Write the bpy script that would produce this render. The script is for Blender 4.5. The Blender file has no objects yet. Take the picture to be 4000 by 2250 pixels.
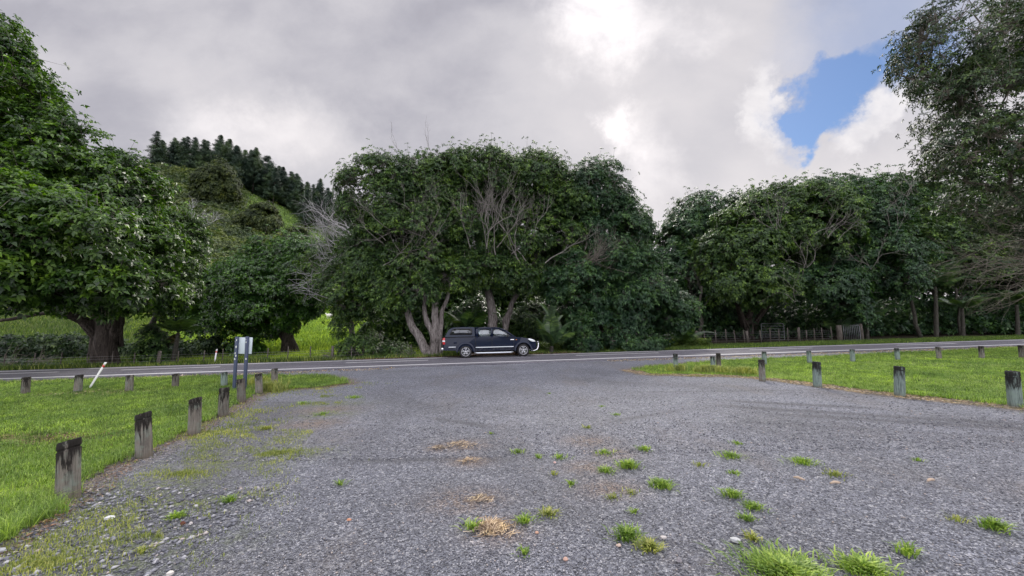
import bpy, math, random
import numpy as np
from mathutils import Vector, Matrix, Euler
R = math.radians
sc = bpy.context.scene
C = sc.collection

# ------------------------------------------------------------------ camera
cd = bpy.data.cameras.new("Camera"); cam = bpy.data.objects.new("Camera", cd); C.objects.link(cam)
cd.sensor_width = 36.0; cd.lens = 36.0*1453/4000; cd.clip_start = 0.05; cd.clip_end = 3000
cam.location = (0, 0, 1.65); cam.rotation_euler = (R(96.0), 0, 0)
sc.camera = cam
sc.view_settings.view_transform = 'Standard'; sc.view_settings.look = 'None'
sc.view_settings.exposure = 0.75; sc.view_settings.gamma = 1.0
sc.cycles.max_bounces = 5; sc.cycles.diffuse_bounces = 2; sc.cycles.glossy_bounces = 2
sc.cycles.transmission_bounces = 4; sc.cycles.transparent_max_bounces = 6
sc.cycles.use_adaptive_sampling = True; sc.cycles.adaptive_threshold = 0.02
sc.cycles.sample_clamp_indirect = 4.0

# ------------------------------------------------------------------ node helper
class NT:
    def __init__(s, tree): s.t = tree; s.n = tree.nodes; s.l = tree.links
    def new(s, ty, **kw):
        n = s.n.new(ty)
        for k, v in kw.items(): setattr(n, k, v)
        return n
    def put(s, sock, v):
        if isinstance(v, bpy.types.NodeSocket): s.l.new(v, sock)
        elif isinstance(v, (tuple, list)):
            sock.default_value = tuple(v) if len(sock.default_value) == len(v) else tuple(v)+(1,)
        else: sock.default_value = v
    def math(s, op, a, b=0.0, c=None, clamp=False):
        n = s.new('ShaderNodeMath', operation=op); n.use_clamp = clamp
        s.put(n.inputs[0], a); s.put(n.inputs[1], b)
        if c is not None: s.put(n.inputs[2], c)
        return n.outputs[0]
    def ss(s, v, a, b, lo=0.0, hi=1.0):
        n = s.new('ShaderNodeMapRange', interpolation_type='SMOOTHSTEP')
        s.put(n.inputs[0], v); s.put(n.inputs[1], a); s.put(n.inputs[2], b); s.put(n.inputs[3], lo); s.put(n.inputs[4], hi)
        return n.outputs[0]
    def mix(s, f, a, b, bt='MIX'):
        n = s.new('ShaderNodeMix', data_type='RGBA', blend_type=bt)
        s.put(n.inputs[0], f); s.put(n.inputs[6], a); s.put(n.inputs[7], b)
        return n.outputs[2]
    def noise(s, vec, scale, detail=3, rough=.55, dist=0.0, out=0):
        n = s.new('ShaderNodeTexNoise'); s.put(n.inputs['Vector'], vec)
        n.inputs['Scale'].default_value = scale; n.inputs['Detail'].default_value = detail
        n.inputs['Roughness'].default_value = rough; n.inputs['Distortion'].default_value = dist
        return n.outputs[out]
    def voro(s, vec, scale, out='Color', feature='F1'):
        n = s.new('ShaderNodeTexVoronoi', feature=feature); s.put(n.inputs['Vector'], vec)
        n.inputs['Scale'].default_value = scale
        return n.outputs[out]
    def comb(s, x, y, z):
        n = s.new('ShaderNodeCombineXYZ'); s.put(n.inputs[0], x); s.put(n.inputs[1], y); s.put(n.inputs[2], z); return n.outputs[0]
    def sep(s, v):
        n = s.new('ShaderNodeSeparateXYZ'); s.put(n.inputs[0], v); return n.outputs
    def vmul(s, v, k):
        n = s.new('ShaderNodeVectorMath', operation='MULTIPLY'); s.put(n.inputs[0], v); s.put(n.inputs[1], k); return n.outputs[0]
    def vadd(s, v, k):
        n = s.new('ShaderNodeVectorMath', operation='ADD'); s.put(n.inputs[0], v); s.put(n.inputs[1], k); return n.outputs[0]
    def ramp(s, f, stops):
        n = s.new('ShaderNodeValToRGB'); s.put(n.inputs[0], f); r = n.color_ramp
        while len(r.elements) < len(stops): r.elements.new(0.5)
        for e, (p, c) in zip(r.elements, stops): e.position = p; e.color = tuple(c)+(1,)
        return n.outputs[0]

# ------------------------------------------------------------------ sky
SUN_AZ, SUN_EL = R(12.0), R(41.0)           # azimuth clockwise from +Y
wd = bpy.data.worlds.new("World"); sc.world = wd; wd.use_nodes = True
w = NT(wd.node_tree); w.n.clear()
out = w.new('ShaderNodeOutputWorld')
sky = w.new('ShaderNodeTexSky', sky_type='NISHITA', sun_disc=False)
sky.sun_elevation = SUN_EL; sky.sun_rotation = SUN_AZ; sky.air_density = 1.3; sky.dust_density = 0.6; sky.ozone_density = 2.0
bgs = w.new('ShaderNodeBackground'); bgs.inputs[1].default_value = 0.10
skyc = w.mix(1.0, sky.outputs[0], (0.40, 0.47, 0.60), 'MULTIPLY')
w.l.new(skyc, bgs.inputs[0])
tc = w.new('ShaderNodeTexCoord'); d = w.sep(tc.outputs['Generated'])
yy = w.math('MAXIMUM', d[1], 0.12)
a = w.math('DIVIDE', d[0], yy); b = w.math('DIVIDE', d[2], yy)
P = w.comb(a, b, 0.0)
Pc = w.comb(w.math('MULTIPLY', a, 0.8), w.math('MULTIPLY', b, 1.15), 3.1)
wob = w.noise(w.vmul(tc.outputs['Generated'], (1, 1, 1)), 3.5, 6, .62)
wob2 = w.noise(w.vadd(tc.outputs['Generated'], (5.3, 2.1, 7.7)), 3.5, 6, .62)
fw = w.noise(w.vadd(tc.outputs['Generated'], (1.3, 8.1, 2.7)), 11, 7, .68)
fw2 = w.noise(w.vadd(tc.outputs['Generated'], (9.3, 4.1, 3.7)), 11, 7, .68)
aw = w.math('ADD', w.math('ADD', a, w.math('MULTIPLY', w.math('SUBTRACT', wob, .5), 0.42)), w.math('MULTIPLY', w.math('SUBTRACT', fw, .5), .15))
bw = w.math('ADD', w.math('ADD', b, w.math('MULTIPLY', w.math('SUBTRACT', wob2, .5), 0.42)), w.math('MULTIPLY', w.math('SUBTRACT', fw2, .5), .15))
def blob(cx, cy, rx, ry, rot=0.0, warped=True, lo=1.25, hi=0.75):
    """1 inside an ellipse of the sky (direction space), soft edge"""
    A, B_ = (aw, bw) if warped else (a, b)
    x = w.math('SUBTRACT', A, cx); y = w.math('SUBTRACT', B_, cy); c_, s_ = math.cos(rot), math.sin(rot)
    u = w.math('ADD', w.math('MULTIPLY', x, c_/rx), w.math('MULTIPLY', y, s_/rx))
    v = w.math('ADD', w.math('MULTIPLY', x, -s_/ry), w.math('MULTIPLY', y, c_/ry))
    q = w.math('SQRT', w.math('ADD', w.math('MULTIPLY', u, u), w.math('MULTIPLY', v, v)))
    return w.ss(q, lo, hi, 0.0, 1.0)
big = w.noise(Pc, 1.7, 3, .5, .3)
med = w.noise(w.vadd(Pc, (3, 1, 0)), 4.5, 7, .6, .2)
tone = w.math('ADD', w.math('SUBTRACT', w.math('MULTIPLY', big, 1.0), .06), w.math('MULTIPLY', w.math('SUBTRACT', med, .12), .42))
# darker deck left and centre, lighter to the right and low on the horizon
lightf = w.math('ADD', w.math('MULTIPLY', w.ss(a, -.35, .45), .20), w.math('MULTIPLY', w.ss(b, .60, .25), .13))
tone = w.math('ADD', tone, lightf)
tone = w.math('SUBTRACT', tone, w.math('MULTIPLY', blob(-.36, .80, .40, .22, 0, True, 1.8, .1), .20))
tone = w.math('ADD', tone, w.math('MULTIPLY', blob(-.72, .50, .22, .12, 0, True, 1.9, 0), .20))
cloud = w.ramp(tone, [(0.26, (.20, .195, .225)), (0.50, (.285, .28, .315)), (0.70, (.385, .375, .40)), (1.0, (.49, .468, .478))])
glow = w.math('MULTIPLY', blob(.25, .90, .10, .085, 0.3, True, 2.6, 0.0), .34)
glow = w.math('ADD', glow, w.math('MULTIPLY', blob(.28, .60, .035, .055, 0.4, True, 2.4, .0), .22))
glow = w.math('ADD', glow, w.math('MULTIPLY', blob(.35, .50, .05, .08, 0.3, True, 2.6, .0), .10))
glow = w.math('ADD', glow, w.math('MULTIPLY', blob(-.78, .52, .18, .07, 0.0, True, 2.0, .0), .10))
glow = w.math('ADD', glow, w.math('MULTIPLY', blob(.50, .86, .10, .05, 0.0, True, 2.4, .0), .10))
glow = w.math('MULTIPLY', glow, w.ss(med, .28, .6, .45, 1.15))
cloud = w.mix(1.0, cloud, w.mix(glow, (0, 0, 0), (1.0, .93, .88)), 'ADD')
hole = w.math('MAXIMUM', blob(.95, .665, .20, .085, 0.72, True, 1.45, .75), w.math('MULTIPLY', blob(1.10, .90, .26, .20, .9, True, 1.8, .2), .5))
hole = w.math('MAXIMUM', hole, blob(.845, .565, .055, .085, -.35, True, 1.35, .85))
hole = w.math('MAXIMUM', hole, w.math('MULTIPLY', blob(1.14, .78, .17, .11, .3, True, 1.6, .5), .9))
rim2 = w.math('MULTIPLY', w.math('MAXIMUM', blob(.745, .61, .045, .13, -.28, True, 1.4, .5), blob(1.06, .585, .13, .055, .55, True, 1.35, .6)), w.ss(med, .35, .6, .5, 1))
cloud = w.mix(w.math('MULTIPLY', rim2, .75), cloud, (.60, .58, .585))
# sky over and behind the viewer: out of view, brightened to fill the ground
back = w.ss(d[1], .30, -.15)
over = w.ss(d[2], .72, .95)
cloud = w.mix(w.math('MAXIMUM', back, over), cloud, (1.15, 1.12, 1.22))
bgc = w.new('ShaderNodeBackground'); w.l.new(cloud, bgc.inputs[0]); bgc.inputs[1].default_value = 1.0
mx = w.new('ShaderNodeMixShader')
hole = w.math('MULTIPLY', hole, w.math('SUBTRACT', 1.0, w.math('MULTIPLY', rim2, .85)))
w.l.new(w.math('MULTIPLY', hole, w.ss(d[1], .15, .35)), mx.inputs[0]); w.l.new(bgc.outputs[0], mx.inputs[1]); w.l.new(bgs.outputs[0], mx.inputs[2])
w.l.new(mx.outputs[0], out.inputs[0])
wd.cycles.sampling_method = 'MANUAL'; wd.cycles.sample_map_resolution = 1024

# ------------------------------------------------------------------ sun (veiled by cloud)
sl = bpy.data.lights.new("Sun", 'SUN'); sl.energy = 1.3; sl.angle = R(12); sl.color = (1, .94, .86)
sun = bpy.data.objects.new("Sun", sl); C.objects.link(sun)
sd = Vector((math.sin(SUN_AZ)*math.cos(SUN_EL), math.cos(SUN_AZ)*math.cos(SUN_EL), math.sin(SUN_EL)))
sun.rotation_euler = sd.to_track_quat('Z', 'Y').to_euler(); sun.location = (10, 40, 60)

# ------------------------------------------------------------------ materials
def newmat(name):
    m = bpy.data.materials.new(name); m.use_nodes = True; t = NT(m.node_tree); t.n.clear()
    o = t.new('ShaderNodeOutputMaterial'); return m, t, o
def pbr(t, o, col, rough=.6, spec=.5, metal=0.0, bump=None, bs=.5, bd=.01, coat=0.0):
    p = t.new('ShaderNodeBsdfPrincipled'); t.put(p.inputs['Base Color'], col); t.put(p.inputs['Roughness'], rough)
    p.inputs['Metallic'].default_value = metal; p.inputs['Specular IOR Level'].default_value = spec
    p.inputs['Coat Weight'].default_value = coat
    if bump is not None:
        n = t.new('ShaderNodeBump'); n.inputs['Strength'].default_value = bs; n.inputs['Distance'].default_value = bd
        t.put(n.inputs['Height'], bump); t.l.new(n.outputs[0], p.inputs['Normal'])
    t.l.new(p.outputs[0], o.inputs[0]); return p
def simple(name, col, rough=.6, spec=.5, metal=0.0, coat=0.0, var=.15, scale=20):
    m, t, o = newmat(name); g = t.new('ShaderNodeTexCoord').outputs['Object']
    nz = t.noise(g, scale, 4)
    c = t.mix(nz, tuple(x*(1-var) for x in col), tuple(x*(1+var) for x in col))
    pbr(t, o, c, rough, spec, metal, nz, .15, .005, coat); return m
def leafmat(name, dark, mid, light, rough=.42, spec=.5, trans=.25, big=.35, clm=1.0):
    m, t, o = newmat(name); geo = t.new('ShaderNodeNewGeometry'); ri = geo.outputs['Random Per Island']
    c = t.ramp(ri, [(0.0, dark), (.45, mid), (.85, light), (1.0, tuple(min(1, x*1.35) for x in light))])
    n = t.noise(geo.outputs['Position'], big, 2, .5); n2 = t.noise(geo.outputs['Position'], big*3.2, 2, .5)
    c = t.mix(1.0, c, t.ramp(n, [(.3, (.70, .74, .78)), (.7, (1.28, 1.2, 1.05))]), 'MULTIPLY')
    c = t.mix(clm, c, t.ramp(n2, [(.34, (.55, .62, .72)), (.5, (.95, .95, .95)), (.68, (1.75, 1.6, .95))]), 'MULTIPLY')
    p = pbr(t, o, c, rough, spec)
    tr = t.new('ShaderNodeBsdfTranslucent'); t.l.new(t.mix(1.0, c, (1.5, 1.7, .6), 'MULTIPLY'), tr.inputs[0])
    ms = t.new('ShaderNodeMixShader'); ms.inputs[0].default_value = trans
    t.l.new(p.outputs[0], ms.inputs[1]); t.l.new(tr.outputs[0], ms.inputs[2]); t.l.new(ms.outputs[0], o.inputs[0])
    return m
def barkmat(name, c1, c2, c3, sx=7, sz=1.6):
    m, t, o = newmat(name); g = t.new('ShaderNodeNewGeometry').outputs['Position']
    st = t.noise(t.vmul(g, (sx*1.6, sx*1.6, sz)), 1.0, 7, .75, .9)
    bl = t.noise(g, 1.3, 3)
    c = t.ramp(st, [(.36, c1), (.5, c2), (.68, c3)])
    c = t.mix(t.math('MULTIPLY', bl, .4), c, c1)
    pbr(t, o, c, .85, .25, 0, st, 1.0, .06); return m

M = {}
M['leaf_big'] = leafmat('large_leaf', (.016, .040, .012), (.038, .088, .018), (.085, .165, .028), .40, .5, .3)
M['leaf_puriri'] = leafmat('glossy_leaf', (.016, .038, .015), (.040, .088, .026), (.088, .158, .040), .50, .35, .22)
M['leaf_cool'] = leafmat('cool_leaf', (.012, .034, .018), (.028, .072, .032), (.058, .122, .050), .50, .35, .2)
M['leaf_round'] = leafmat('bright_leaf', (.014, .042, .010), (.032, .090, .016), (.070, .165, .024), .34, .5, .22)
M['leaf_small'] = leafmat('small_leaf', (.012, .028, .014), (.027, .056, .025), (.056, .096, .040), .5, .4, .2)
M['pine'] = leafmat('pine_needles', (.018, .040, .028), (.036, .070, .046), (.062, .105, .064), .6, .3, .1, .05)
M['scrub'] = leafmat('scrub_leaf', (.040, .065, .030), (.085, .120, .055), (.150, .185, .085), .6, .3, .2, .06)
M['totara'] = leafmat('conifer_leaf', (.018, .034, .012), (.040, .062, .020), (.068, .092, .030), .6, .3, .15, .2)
M['frond'] = leafmat('palm_frond', (.020, .045, .020), (.035, .075, .030), (.070, .120, .050), .32, .6, .2)
M['deadfrond'] = leafmat('dead_frond', (.035, .030, .022), (.070, .060, .045), (.12, .105, .08), .8, .2, .1)
M['grass'] = leafmat('lawn_blade', (.070, .120, .022), (.145, .248, .056), (.265, .370, .108), .5, .35, .35, .5, clm=.5)
M['grassdry'] = leafmat('weed_blade', (.130, .170, .050), (.240, .290, .085), (.380, .390, .150), .6, .3, .3, .8, clm=.35)
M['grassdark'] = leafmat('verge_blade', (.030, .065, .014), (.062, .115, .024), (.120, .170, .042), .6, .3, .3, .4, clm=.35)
M['paddock'] = leafmat('pasture_blade', (.08, .13, .026), (.165, .245, .045), (.30, .37, .09), .6, .3, .45, .25, clm=.35)
M['tuft'] = leafmat('tuft_blade', (.090, .165, .030), (.175, .290, .055), (.320, .430, .110), .45, .4, .3, 2, clm=.35)
M['straw'] = leafmat('dry_straw', (.13, .095, .07), (.27, .205, .16), (.55, .46, .37), .8, .2, .15, 2, clm=.35)
M['litter'] = leafmat('leaf_litter', (.05, .028, .02), (.12, .07, .05), (.26, .18, .13), .8, .2, .05, 1, clm=.35)
M['bark'] = barkmat('pale_bark', (.05, .042, .038), (.185, .165, .155), (.42, .39, .37))
M['barkdark'] = barkmat('dark_bark', (.018, .015, .013), (.060, .048, .040), (.14, .115, .10))
M['twig'] = simple('grey_twig', (.20, .185, .17), .8, .3, var=.35, scale=2)
M['twigpale'] = simple('bleached_twig', (.42, .41, .42), .8, .3, var=.3, scale=2)
M['twigbrown'] = simple('brown_twig', (.165, .145, .125), .8, .3, var=.35, scale=2)
M['trunkpalm'] = barkmat('palm_trunk', (.025, .023, .018), (.055, .052, .042), (.10, .095, .08), 3, 9)
M['white'] = simple('white_paint', (.75, .75, .74), .5, .4, var=.06)
M['red'] = simple('red_reflector', (.55, .05, .03), .4)
M['navypost'] = simple('blue_grey_post', (.050, .065, .115), .6, .4, var=.35, scale=14)
M['board'] = simple('sign_board_back', (.50, .57, .62), .5, .4, var=.10, scale=6)
M['ink'] = simple('dark_print', (.07, .08, .09), .7)
M['lichen'] = simple('pale_lichen', (.62, .66, .60), .8)
M['fencewood'] = barkmat('fence_timber', (.045, .038, .034), (.12, .105, .09), (.22, .20, .18), 14, 2)
M['wire'] = simple('galvanised_wire', (.30, .30, .30), .5, .5, .6)
M['galv'] = simple('gate_pipe', (.20, .21, .22), .6, .4, .3)

def gravelmat():
    m, t, o = newmat('gravel'); g = t.new('ShaderNodeNewGeometry').outputs['Position']
    P2 = t.vmul(g, (1, 1, 1))
    at = t.new('ShaderNodeAttribute', attribute_name='cover'); cov = t.sep(at.outputs['Color'])
    v1 = t.sep(t.voro(P2, 78))[0]; v2 = t.sep(t.voro(P2, 24))[1]; d1 = t.voro(P2, 78, 'Distance'); d2 = t.voro(P2, 24, 'Distance')
    patch = t.noise(g, .55, 4, .6); fine = t.noise(g, 9, 5, .7)
    f = t.math('ADD', t.math('MULTIPLY', v1, .72), t.math('MULTIPLY', v2, .28))
    c = t.ramp(f, [(.06, (.050, .053, .064)), (.40, (.128, .136, .164)), (.72, (.250, .264, .304)), (.93, (.50, .505, .52)), (1, (.60, .59, .58))])
    c = t.mix(1.0, c, t.ramp(patch, [(.3, (.80, .79, .78)), (.7, (1.18, 1.18, 1.22))]), 'MULTIPLY')
    # dusty fines worked between the stones
    dust = t.math('MULTIPLY', t.ss(t.noise(t.vmul(g, (1.0, .35, 1)), .8, 5, .6), .50, .68), t.ss(fine, .3, .6))
    c = t.mix(t.math('MULTIPLY', dust, .55), c, (.185, .165, .155))
    # dark wheel ruts (loose dark stone), brown soil and straw along the lawn, thin weeds
    c = t.mix(t.math('MULTIPLY', t.math('MULTIPLY', cov[1], t.ss(fine, .10, .5, .45, 1)), .85, clamp=True), c, t.mix(v1, (.028, .029, .036), (.095, .096, .11)))
    lit = t.math('MULTIPLY', cov[0], t.ss(fine, .34, .50), clamp=True)
    c = t.mix(lit, c, t.ramp(v1, [(.2, (.085, .058, .045)), (.6, (.22, .155, .115)), (1, (.46, .36, .28))]))
    wd_ = t.math('MULTIPLY', cov[2], t.ss(fine, .42, .58), clamp=True)
    c = t.mix(wd_, c, t.ramp(v1, [(.1, (.07, .10, .025)), (.9, (.20, .24, .07))]))
    h = t.math('SUBTRACT', t.math('MULTIPLY', v1, .5), t.math('ADD', d1, t.math('MULTIPLY', d2, .6)))
    pbr(t, o, c, .50, .65, 0, h, 1.0, .019); return m
M['gravel'] = gravelmat()
def asphalt():
    m, t, o = newmat('asphalt'); g = t.new('ShaderNodeNewGeometry').outputs['Position']
    v = t.sep(t.voro(g, 55))[0]; n = t.noise(t.vmul(g, (.25, 1.4, 1)), 1.0, 4, .6); n2 = t.noise(g, 14, 5, .7)
    c = t.ramp(v, [(.1, (.070, .070, .080)), (.7, (.115, .113, .128)), (1, (.22, .22, .24))])
    c = t.mix(1.0, c, t.ramp(n, [(.3, (.72, .72, .74)), (.7, (1.25, 1.22, 1.24))]), 'MULTIPLY')
    pbr(t, o, c, .75, .4, 0, t.math('ADD', v, n2), .5, .01); return m
M['asphalt'] = asphalt()
def linepaint():
    m, t, o = newmat('road_paint'); g = t.new('ShaderNodeNewGeometry').outputs['Position']
    n = t.noise(g, 16, 5, .75)
    pbr(t, o, t.mix(t.ss(n, .56, .68), (.66, .66, .66), (.17, .17, .18)), .6, .4, 0, n, .3, .004); return m
M['line'] = linepaint()
def soil(name, c1, c2, c3, sc_=6):
    m, t, o = newmat(name); g = t.new('ShaderNodeNewGeometry').outputs['Position']
    n = t.noise(g, sc_, 6, .7); n2 = t.noise(g, .4, 3)
    c = t.ramp(n, [(.32, c1), (.5, c2), (.68, c3)])
    c = t.mix(1.0, c, t.ramp(n2, [(.3, (.75, .78, .8)), (.7, (1.2, 1.15, 1.05))]), 'MULTIPLY')
    pbr(t, o, c, .95, .1, 0, n, .8, .05); return m
M['turf'] = soil('turf_base', (.075, .110, .026), (.125, .185, .040), (.18, .25, .06), 9)
def terrainmat():
    m, t, o = newmat('terrain'); g = t.new('ShaderNodeNewGeometry').outputs['Position']; s = t.sep(g)
    n = t.noise(g, 3.0, 6, .7); nb = t.noise(g, .06, 4, .6, .5)
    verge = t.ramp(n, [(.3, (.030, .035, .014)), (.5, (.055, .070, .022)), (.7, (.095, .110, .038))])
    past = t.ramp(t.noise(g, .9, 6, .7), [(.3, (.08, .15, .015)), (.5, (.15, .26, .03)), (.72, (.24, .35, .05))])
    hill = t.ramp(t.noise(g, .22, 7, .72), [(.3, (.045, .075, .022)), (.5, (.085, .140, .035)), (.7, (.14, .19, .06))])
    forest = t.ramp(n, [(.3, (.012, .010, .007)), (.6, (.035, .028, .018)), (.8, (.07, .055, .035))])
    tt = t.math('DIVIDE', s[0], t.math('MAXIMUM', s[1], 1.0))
    past = t.mix(t.ss(t.math('ADD', tt, t.math('MULTIPLY', t.math('SUBTRACT', nb, .5), .3)), -1.0, -.9), t.mix(.12, verge, past), past)  # far left end darkened toward verge colour, painting in the trees' shade
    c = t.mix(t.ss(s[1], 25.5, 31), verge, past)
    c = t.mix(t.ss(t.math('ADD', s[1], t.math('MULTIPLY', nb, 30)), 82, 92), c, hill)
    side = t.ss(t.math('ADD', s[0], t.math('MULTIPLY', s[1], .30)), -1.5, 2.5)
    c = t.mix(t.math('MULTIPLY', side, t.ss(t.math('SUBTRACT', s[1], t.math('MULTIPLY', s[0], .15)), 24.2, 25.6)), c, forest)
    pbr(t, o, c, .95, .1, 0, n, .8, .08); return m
M['terrain'] = terrainmat()
def stonemat():
    m, t, o = newmat('loose_stone'); geo = t.new('ShaderNodeNewGeometry')
    n = t.noise(geo.outputs['Position'], 60, 3)
    c = t.ramp(geo.outputs['Random Per Island'], [(0, (.045, .047, .058)), (.45, (.130, .137, .160)), (.8, (.26, .268, .295)), (.95, (.46, .46, .47)), (1, (.46, .38, .32))])
    c = t.mix(t.math('MULTIPLY', n, .4), c, (.2, .2, .22)); pbr(t, o, c, .75, .35, 0, n, .3, .003); return m
M['stone'] = stonemat()
def bollardmat(name, base1, base2, greenf, top=.30):
    m, t, o = newmat(name); tcn = t.new('ShaderNodeTexCoord').outputs['Object']; s = t.sep(tcn)
    ob = t.new('ShaderNodeObjectInfo').outputs['Random']
    off = t.comb(t.math('MULTIPLY', ob, 40), 0, 0); q = t.vadd(tcn, off)
    grain = t.noise(t.vmul(q, (60, 60, 3.5)), 1, 5, .7); blot = t.noise(q, 9, 4, .6)
    streak = t.noise(t.vmul(q, (19, 19, 1.8)), 1, 6, .7)
    c = t.mix(blot, base1, base2); c = t.mix(t.ss(grain, .42, .68, 0, .75), c, tuple(x*.30 for x in base1))
    c = t.mix(t.math('MULTIPLY', t.ss(blot, .45, .65), greenf), c, (.17, .23, .19))
    # water stain: solid black at the head, running down in streaks
    lim = t.math('SUBTRACT', t.math('ADD', .42, t.math('MULTIPLY', ob, .14)), t.math('MULTIPLY', t.ss(streak, .38, .66), top))
    st = t.ss(t.math('ADD', t.math('SUBTRACT', s[2], lim), t.math('MULTIPLY', t.math('SUBTRACT', grain, .5), .22)), -.05, .06)
    pale = t.math('MULTIPLY', t.ss(streak, .54, .64), .72)
    c = t.mix(t.math('MULTIPLY', st, t.math('SUBTRACT', .95, pale)), c, (.012, .010, .009))
    c = t.mix(t.math('MULTIPLY', t.ss(t.math('ADD', s[2], t.math('MULTIPLY', blot, .08)), .14, .03), .6), c, (.12, .10, .075))
    pbr(t, o, c, .9, .2, 0, t.math('ADD', grain, blot), .7, .012); return m
M['bollard_grey'] = bollardmat('weathered_timber', (.14, .125, .105), (.25, .23, .20), .45)
M['bollard_green'] = bollardmat('treated_timber', (.14, .19, .17), (.27, .33, .30), .6, .24)
M['bollard_dark'] = bollardmat('dark_timber', (.10, .088, .075), (.18, .165, .14), .2, .42)

# ------------------------------------------------------------------ mesh building
class MB:
    def __init__(s): s.V = []; s.Q = []; s.T = []; s.n = 0
    def add(s, V, Q=None, T=None):
        V = np.asarray(V, float).reshape(-1, 3)
        if Q is not None and len(Q): s.Q.append(np.asarray(Q, int).reshape(-1, 4)+s.n)
        if T is not None and len(T): s.T.append(np.asarray(T, int).reshape(-1, 3)+s.n)
        s.V.append(V); s.n += len(V); return s
    def box(s, c, size, rot=None):
        x, y, z = [v/2 for v in size]
        V = np.array([[-x,-y,-z],[x,-y,-z],[x,y,-z],[-x,y,-z],[-x,-y,z],[x,-y,z],[x,y,z],[-x,y,z]])
        if rot is not None: V = V @ np.array(Euler(rot).to_matrix()).T
        return s.add(V+np.array(c), [[0,3,2,1],[4,5,6,7],[0,1,5,4],[1,2,6,5],[2,3,7,6],[3,0,4,7]])
    def tube(s, pts, rad, k=6, cap=True):
        pts = np.asarray(pts, float); n = len(pts); rad = np.broadcast_to(np.asarray(rad, float), (n,))
        d = np.gradient(pts, axis=0); d /= np.linalg.norm(d, axis=1)[:, None]+1e-9
        up = np.array([0, 0, 1.0]) if abs(d[0][2]) < .9 else np.array([1.0, 0, 0])
        u = np.cross(d, up); u /= np.linalg.norm(u, axis=1)[:, None]+1e-9; v = np.cross(d, u)
        a = np.arange(k)*2*math.pi/k
        V = pts[:, None]+rad[:, None, None]*(u[:, None]*np.cos(a)[None, :, None]+v[:, None]*np.sin(a)[None, :, None])
        i = np.arange(n-1)[:, None]*k; j = np.arange(k)[None]; j2 = (j+1) % k
        Q = np.stack([i+j, i+j2, i+k+j2, i+k+j], -1).reshape(-1, 4)
        T = []
        if cap and k >= 3:
            T = [[0, q+1, q] for q in range(1, k-1)]+[[(n-1)*k, (n-1)*k+q, (n-1)*k+q+1] for q in range(1, k-1)]
        return s.add(V, Q, T)
    def lathe(s, prof, k=24, axis='z', c=(0, 0, 0)):
        prof = np.asarray(prof, float); a = np.arange(k)*2*math.pi/k; n = len(prof)
        V = np.stack([prof[:, :1]*np.cos(a), prof[:, :1]*np.sin(a), np.repeat(prof[:, 1:], k, 1)], -1)
        if axis == 'y': V = V[..., [0, 2, 1]]
        i = np.arange(n-1)[:, None]*k; j = np.arange(k)[None]; j2 = (j+1) % k
        Q = np.stack([i+j, i+j2, i+k+j2, i+k+j], -1).reshape(-1, 4)
        return s.add(V.reshape(-1, 3)+np.array(c), Q)
    def mesh(s, name, mat, smooth=False):
        V = np.concatenate(s.V); me = bpy.data.meshes.new(name)
        Q = np.concatenate(s.Q) if s.Q else np.zeros((0, 4), int); T = np.concatenate(s.T) if s.T else np.zeros((0, 3), int)
        me.vertices.add(len(V)); me.vertices.foreach_set('co', V.astype(np.float32).ravel())
        me.loops.add(Q.size+T.size); me.loops.foreach_set('vertex_index', np.concatenate([Q.ravel(), T.ravel()]).astype(np.int32))
        me.polygons.add(len(Q)+len(T))
        st = np.concatenate([np.arange(len(Q))*4, len(Q)*4+np.arange(len(T))*3]).astype(np.int32)
        me.polygons.foreach_set('loop_start', st)
        if smooth: me.polygons.foreach_set('use_smooth', np.ones(len(st), bool))
        me.update(calc_edges=True); me.validate()
        if mat: me.materials.append(mat)
        return me
    def build(s, name, mat, parent=None, smooth=False, off=None):
        if off is not None: s.V = [v-np.array(off) for v in s.V]
        o = bpy.data.objects.new(name, s.mesh(name, mat, smooth)); C.objects.link(o)
        if parent is not None: o.parent = parent
        return o
def tag(o, label=None, cat=None, group=None, kind=None):
    if label: o['label'] = label
    if cat: o['category'] = cat
    if group: o['group'] = group
    if kind: o['kind'] = kind
    return o
def empty(name, loc=(0, 0, 0), rz=0.0, rx=0.0, ry=0.0):
    o = bpy.data.objects.new(name, None); C.objects.link(o); o.location = loc; o.rotation_euler = (rx, ry, rz); o.empty_display_size = .2
    return o
def copy_tree(o, parent=None):
    c = o.copy(); C.objects.link(c)
    if parent is not None: c.parent = parent
    for ch in [x for x in C.objects if x.parent == o]: copy_tree(ch, c)
    return c
def bevel(o, wdt, seg=2, ang=35):
    b = o.modifiers.new('bevel', 'BEVEL'); b.width = wdt; b.segments = seg; b.limit_method = 'ANGLE'; b.angle_limit = R(ang); return o

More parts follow.
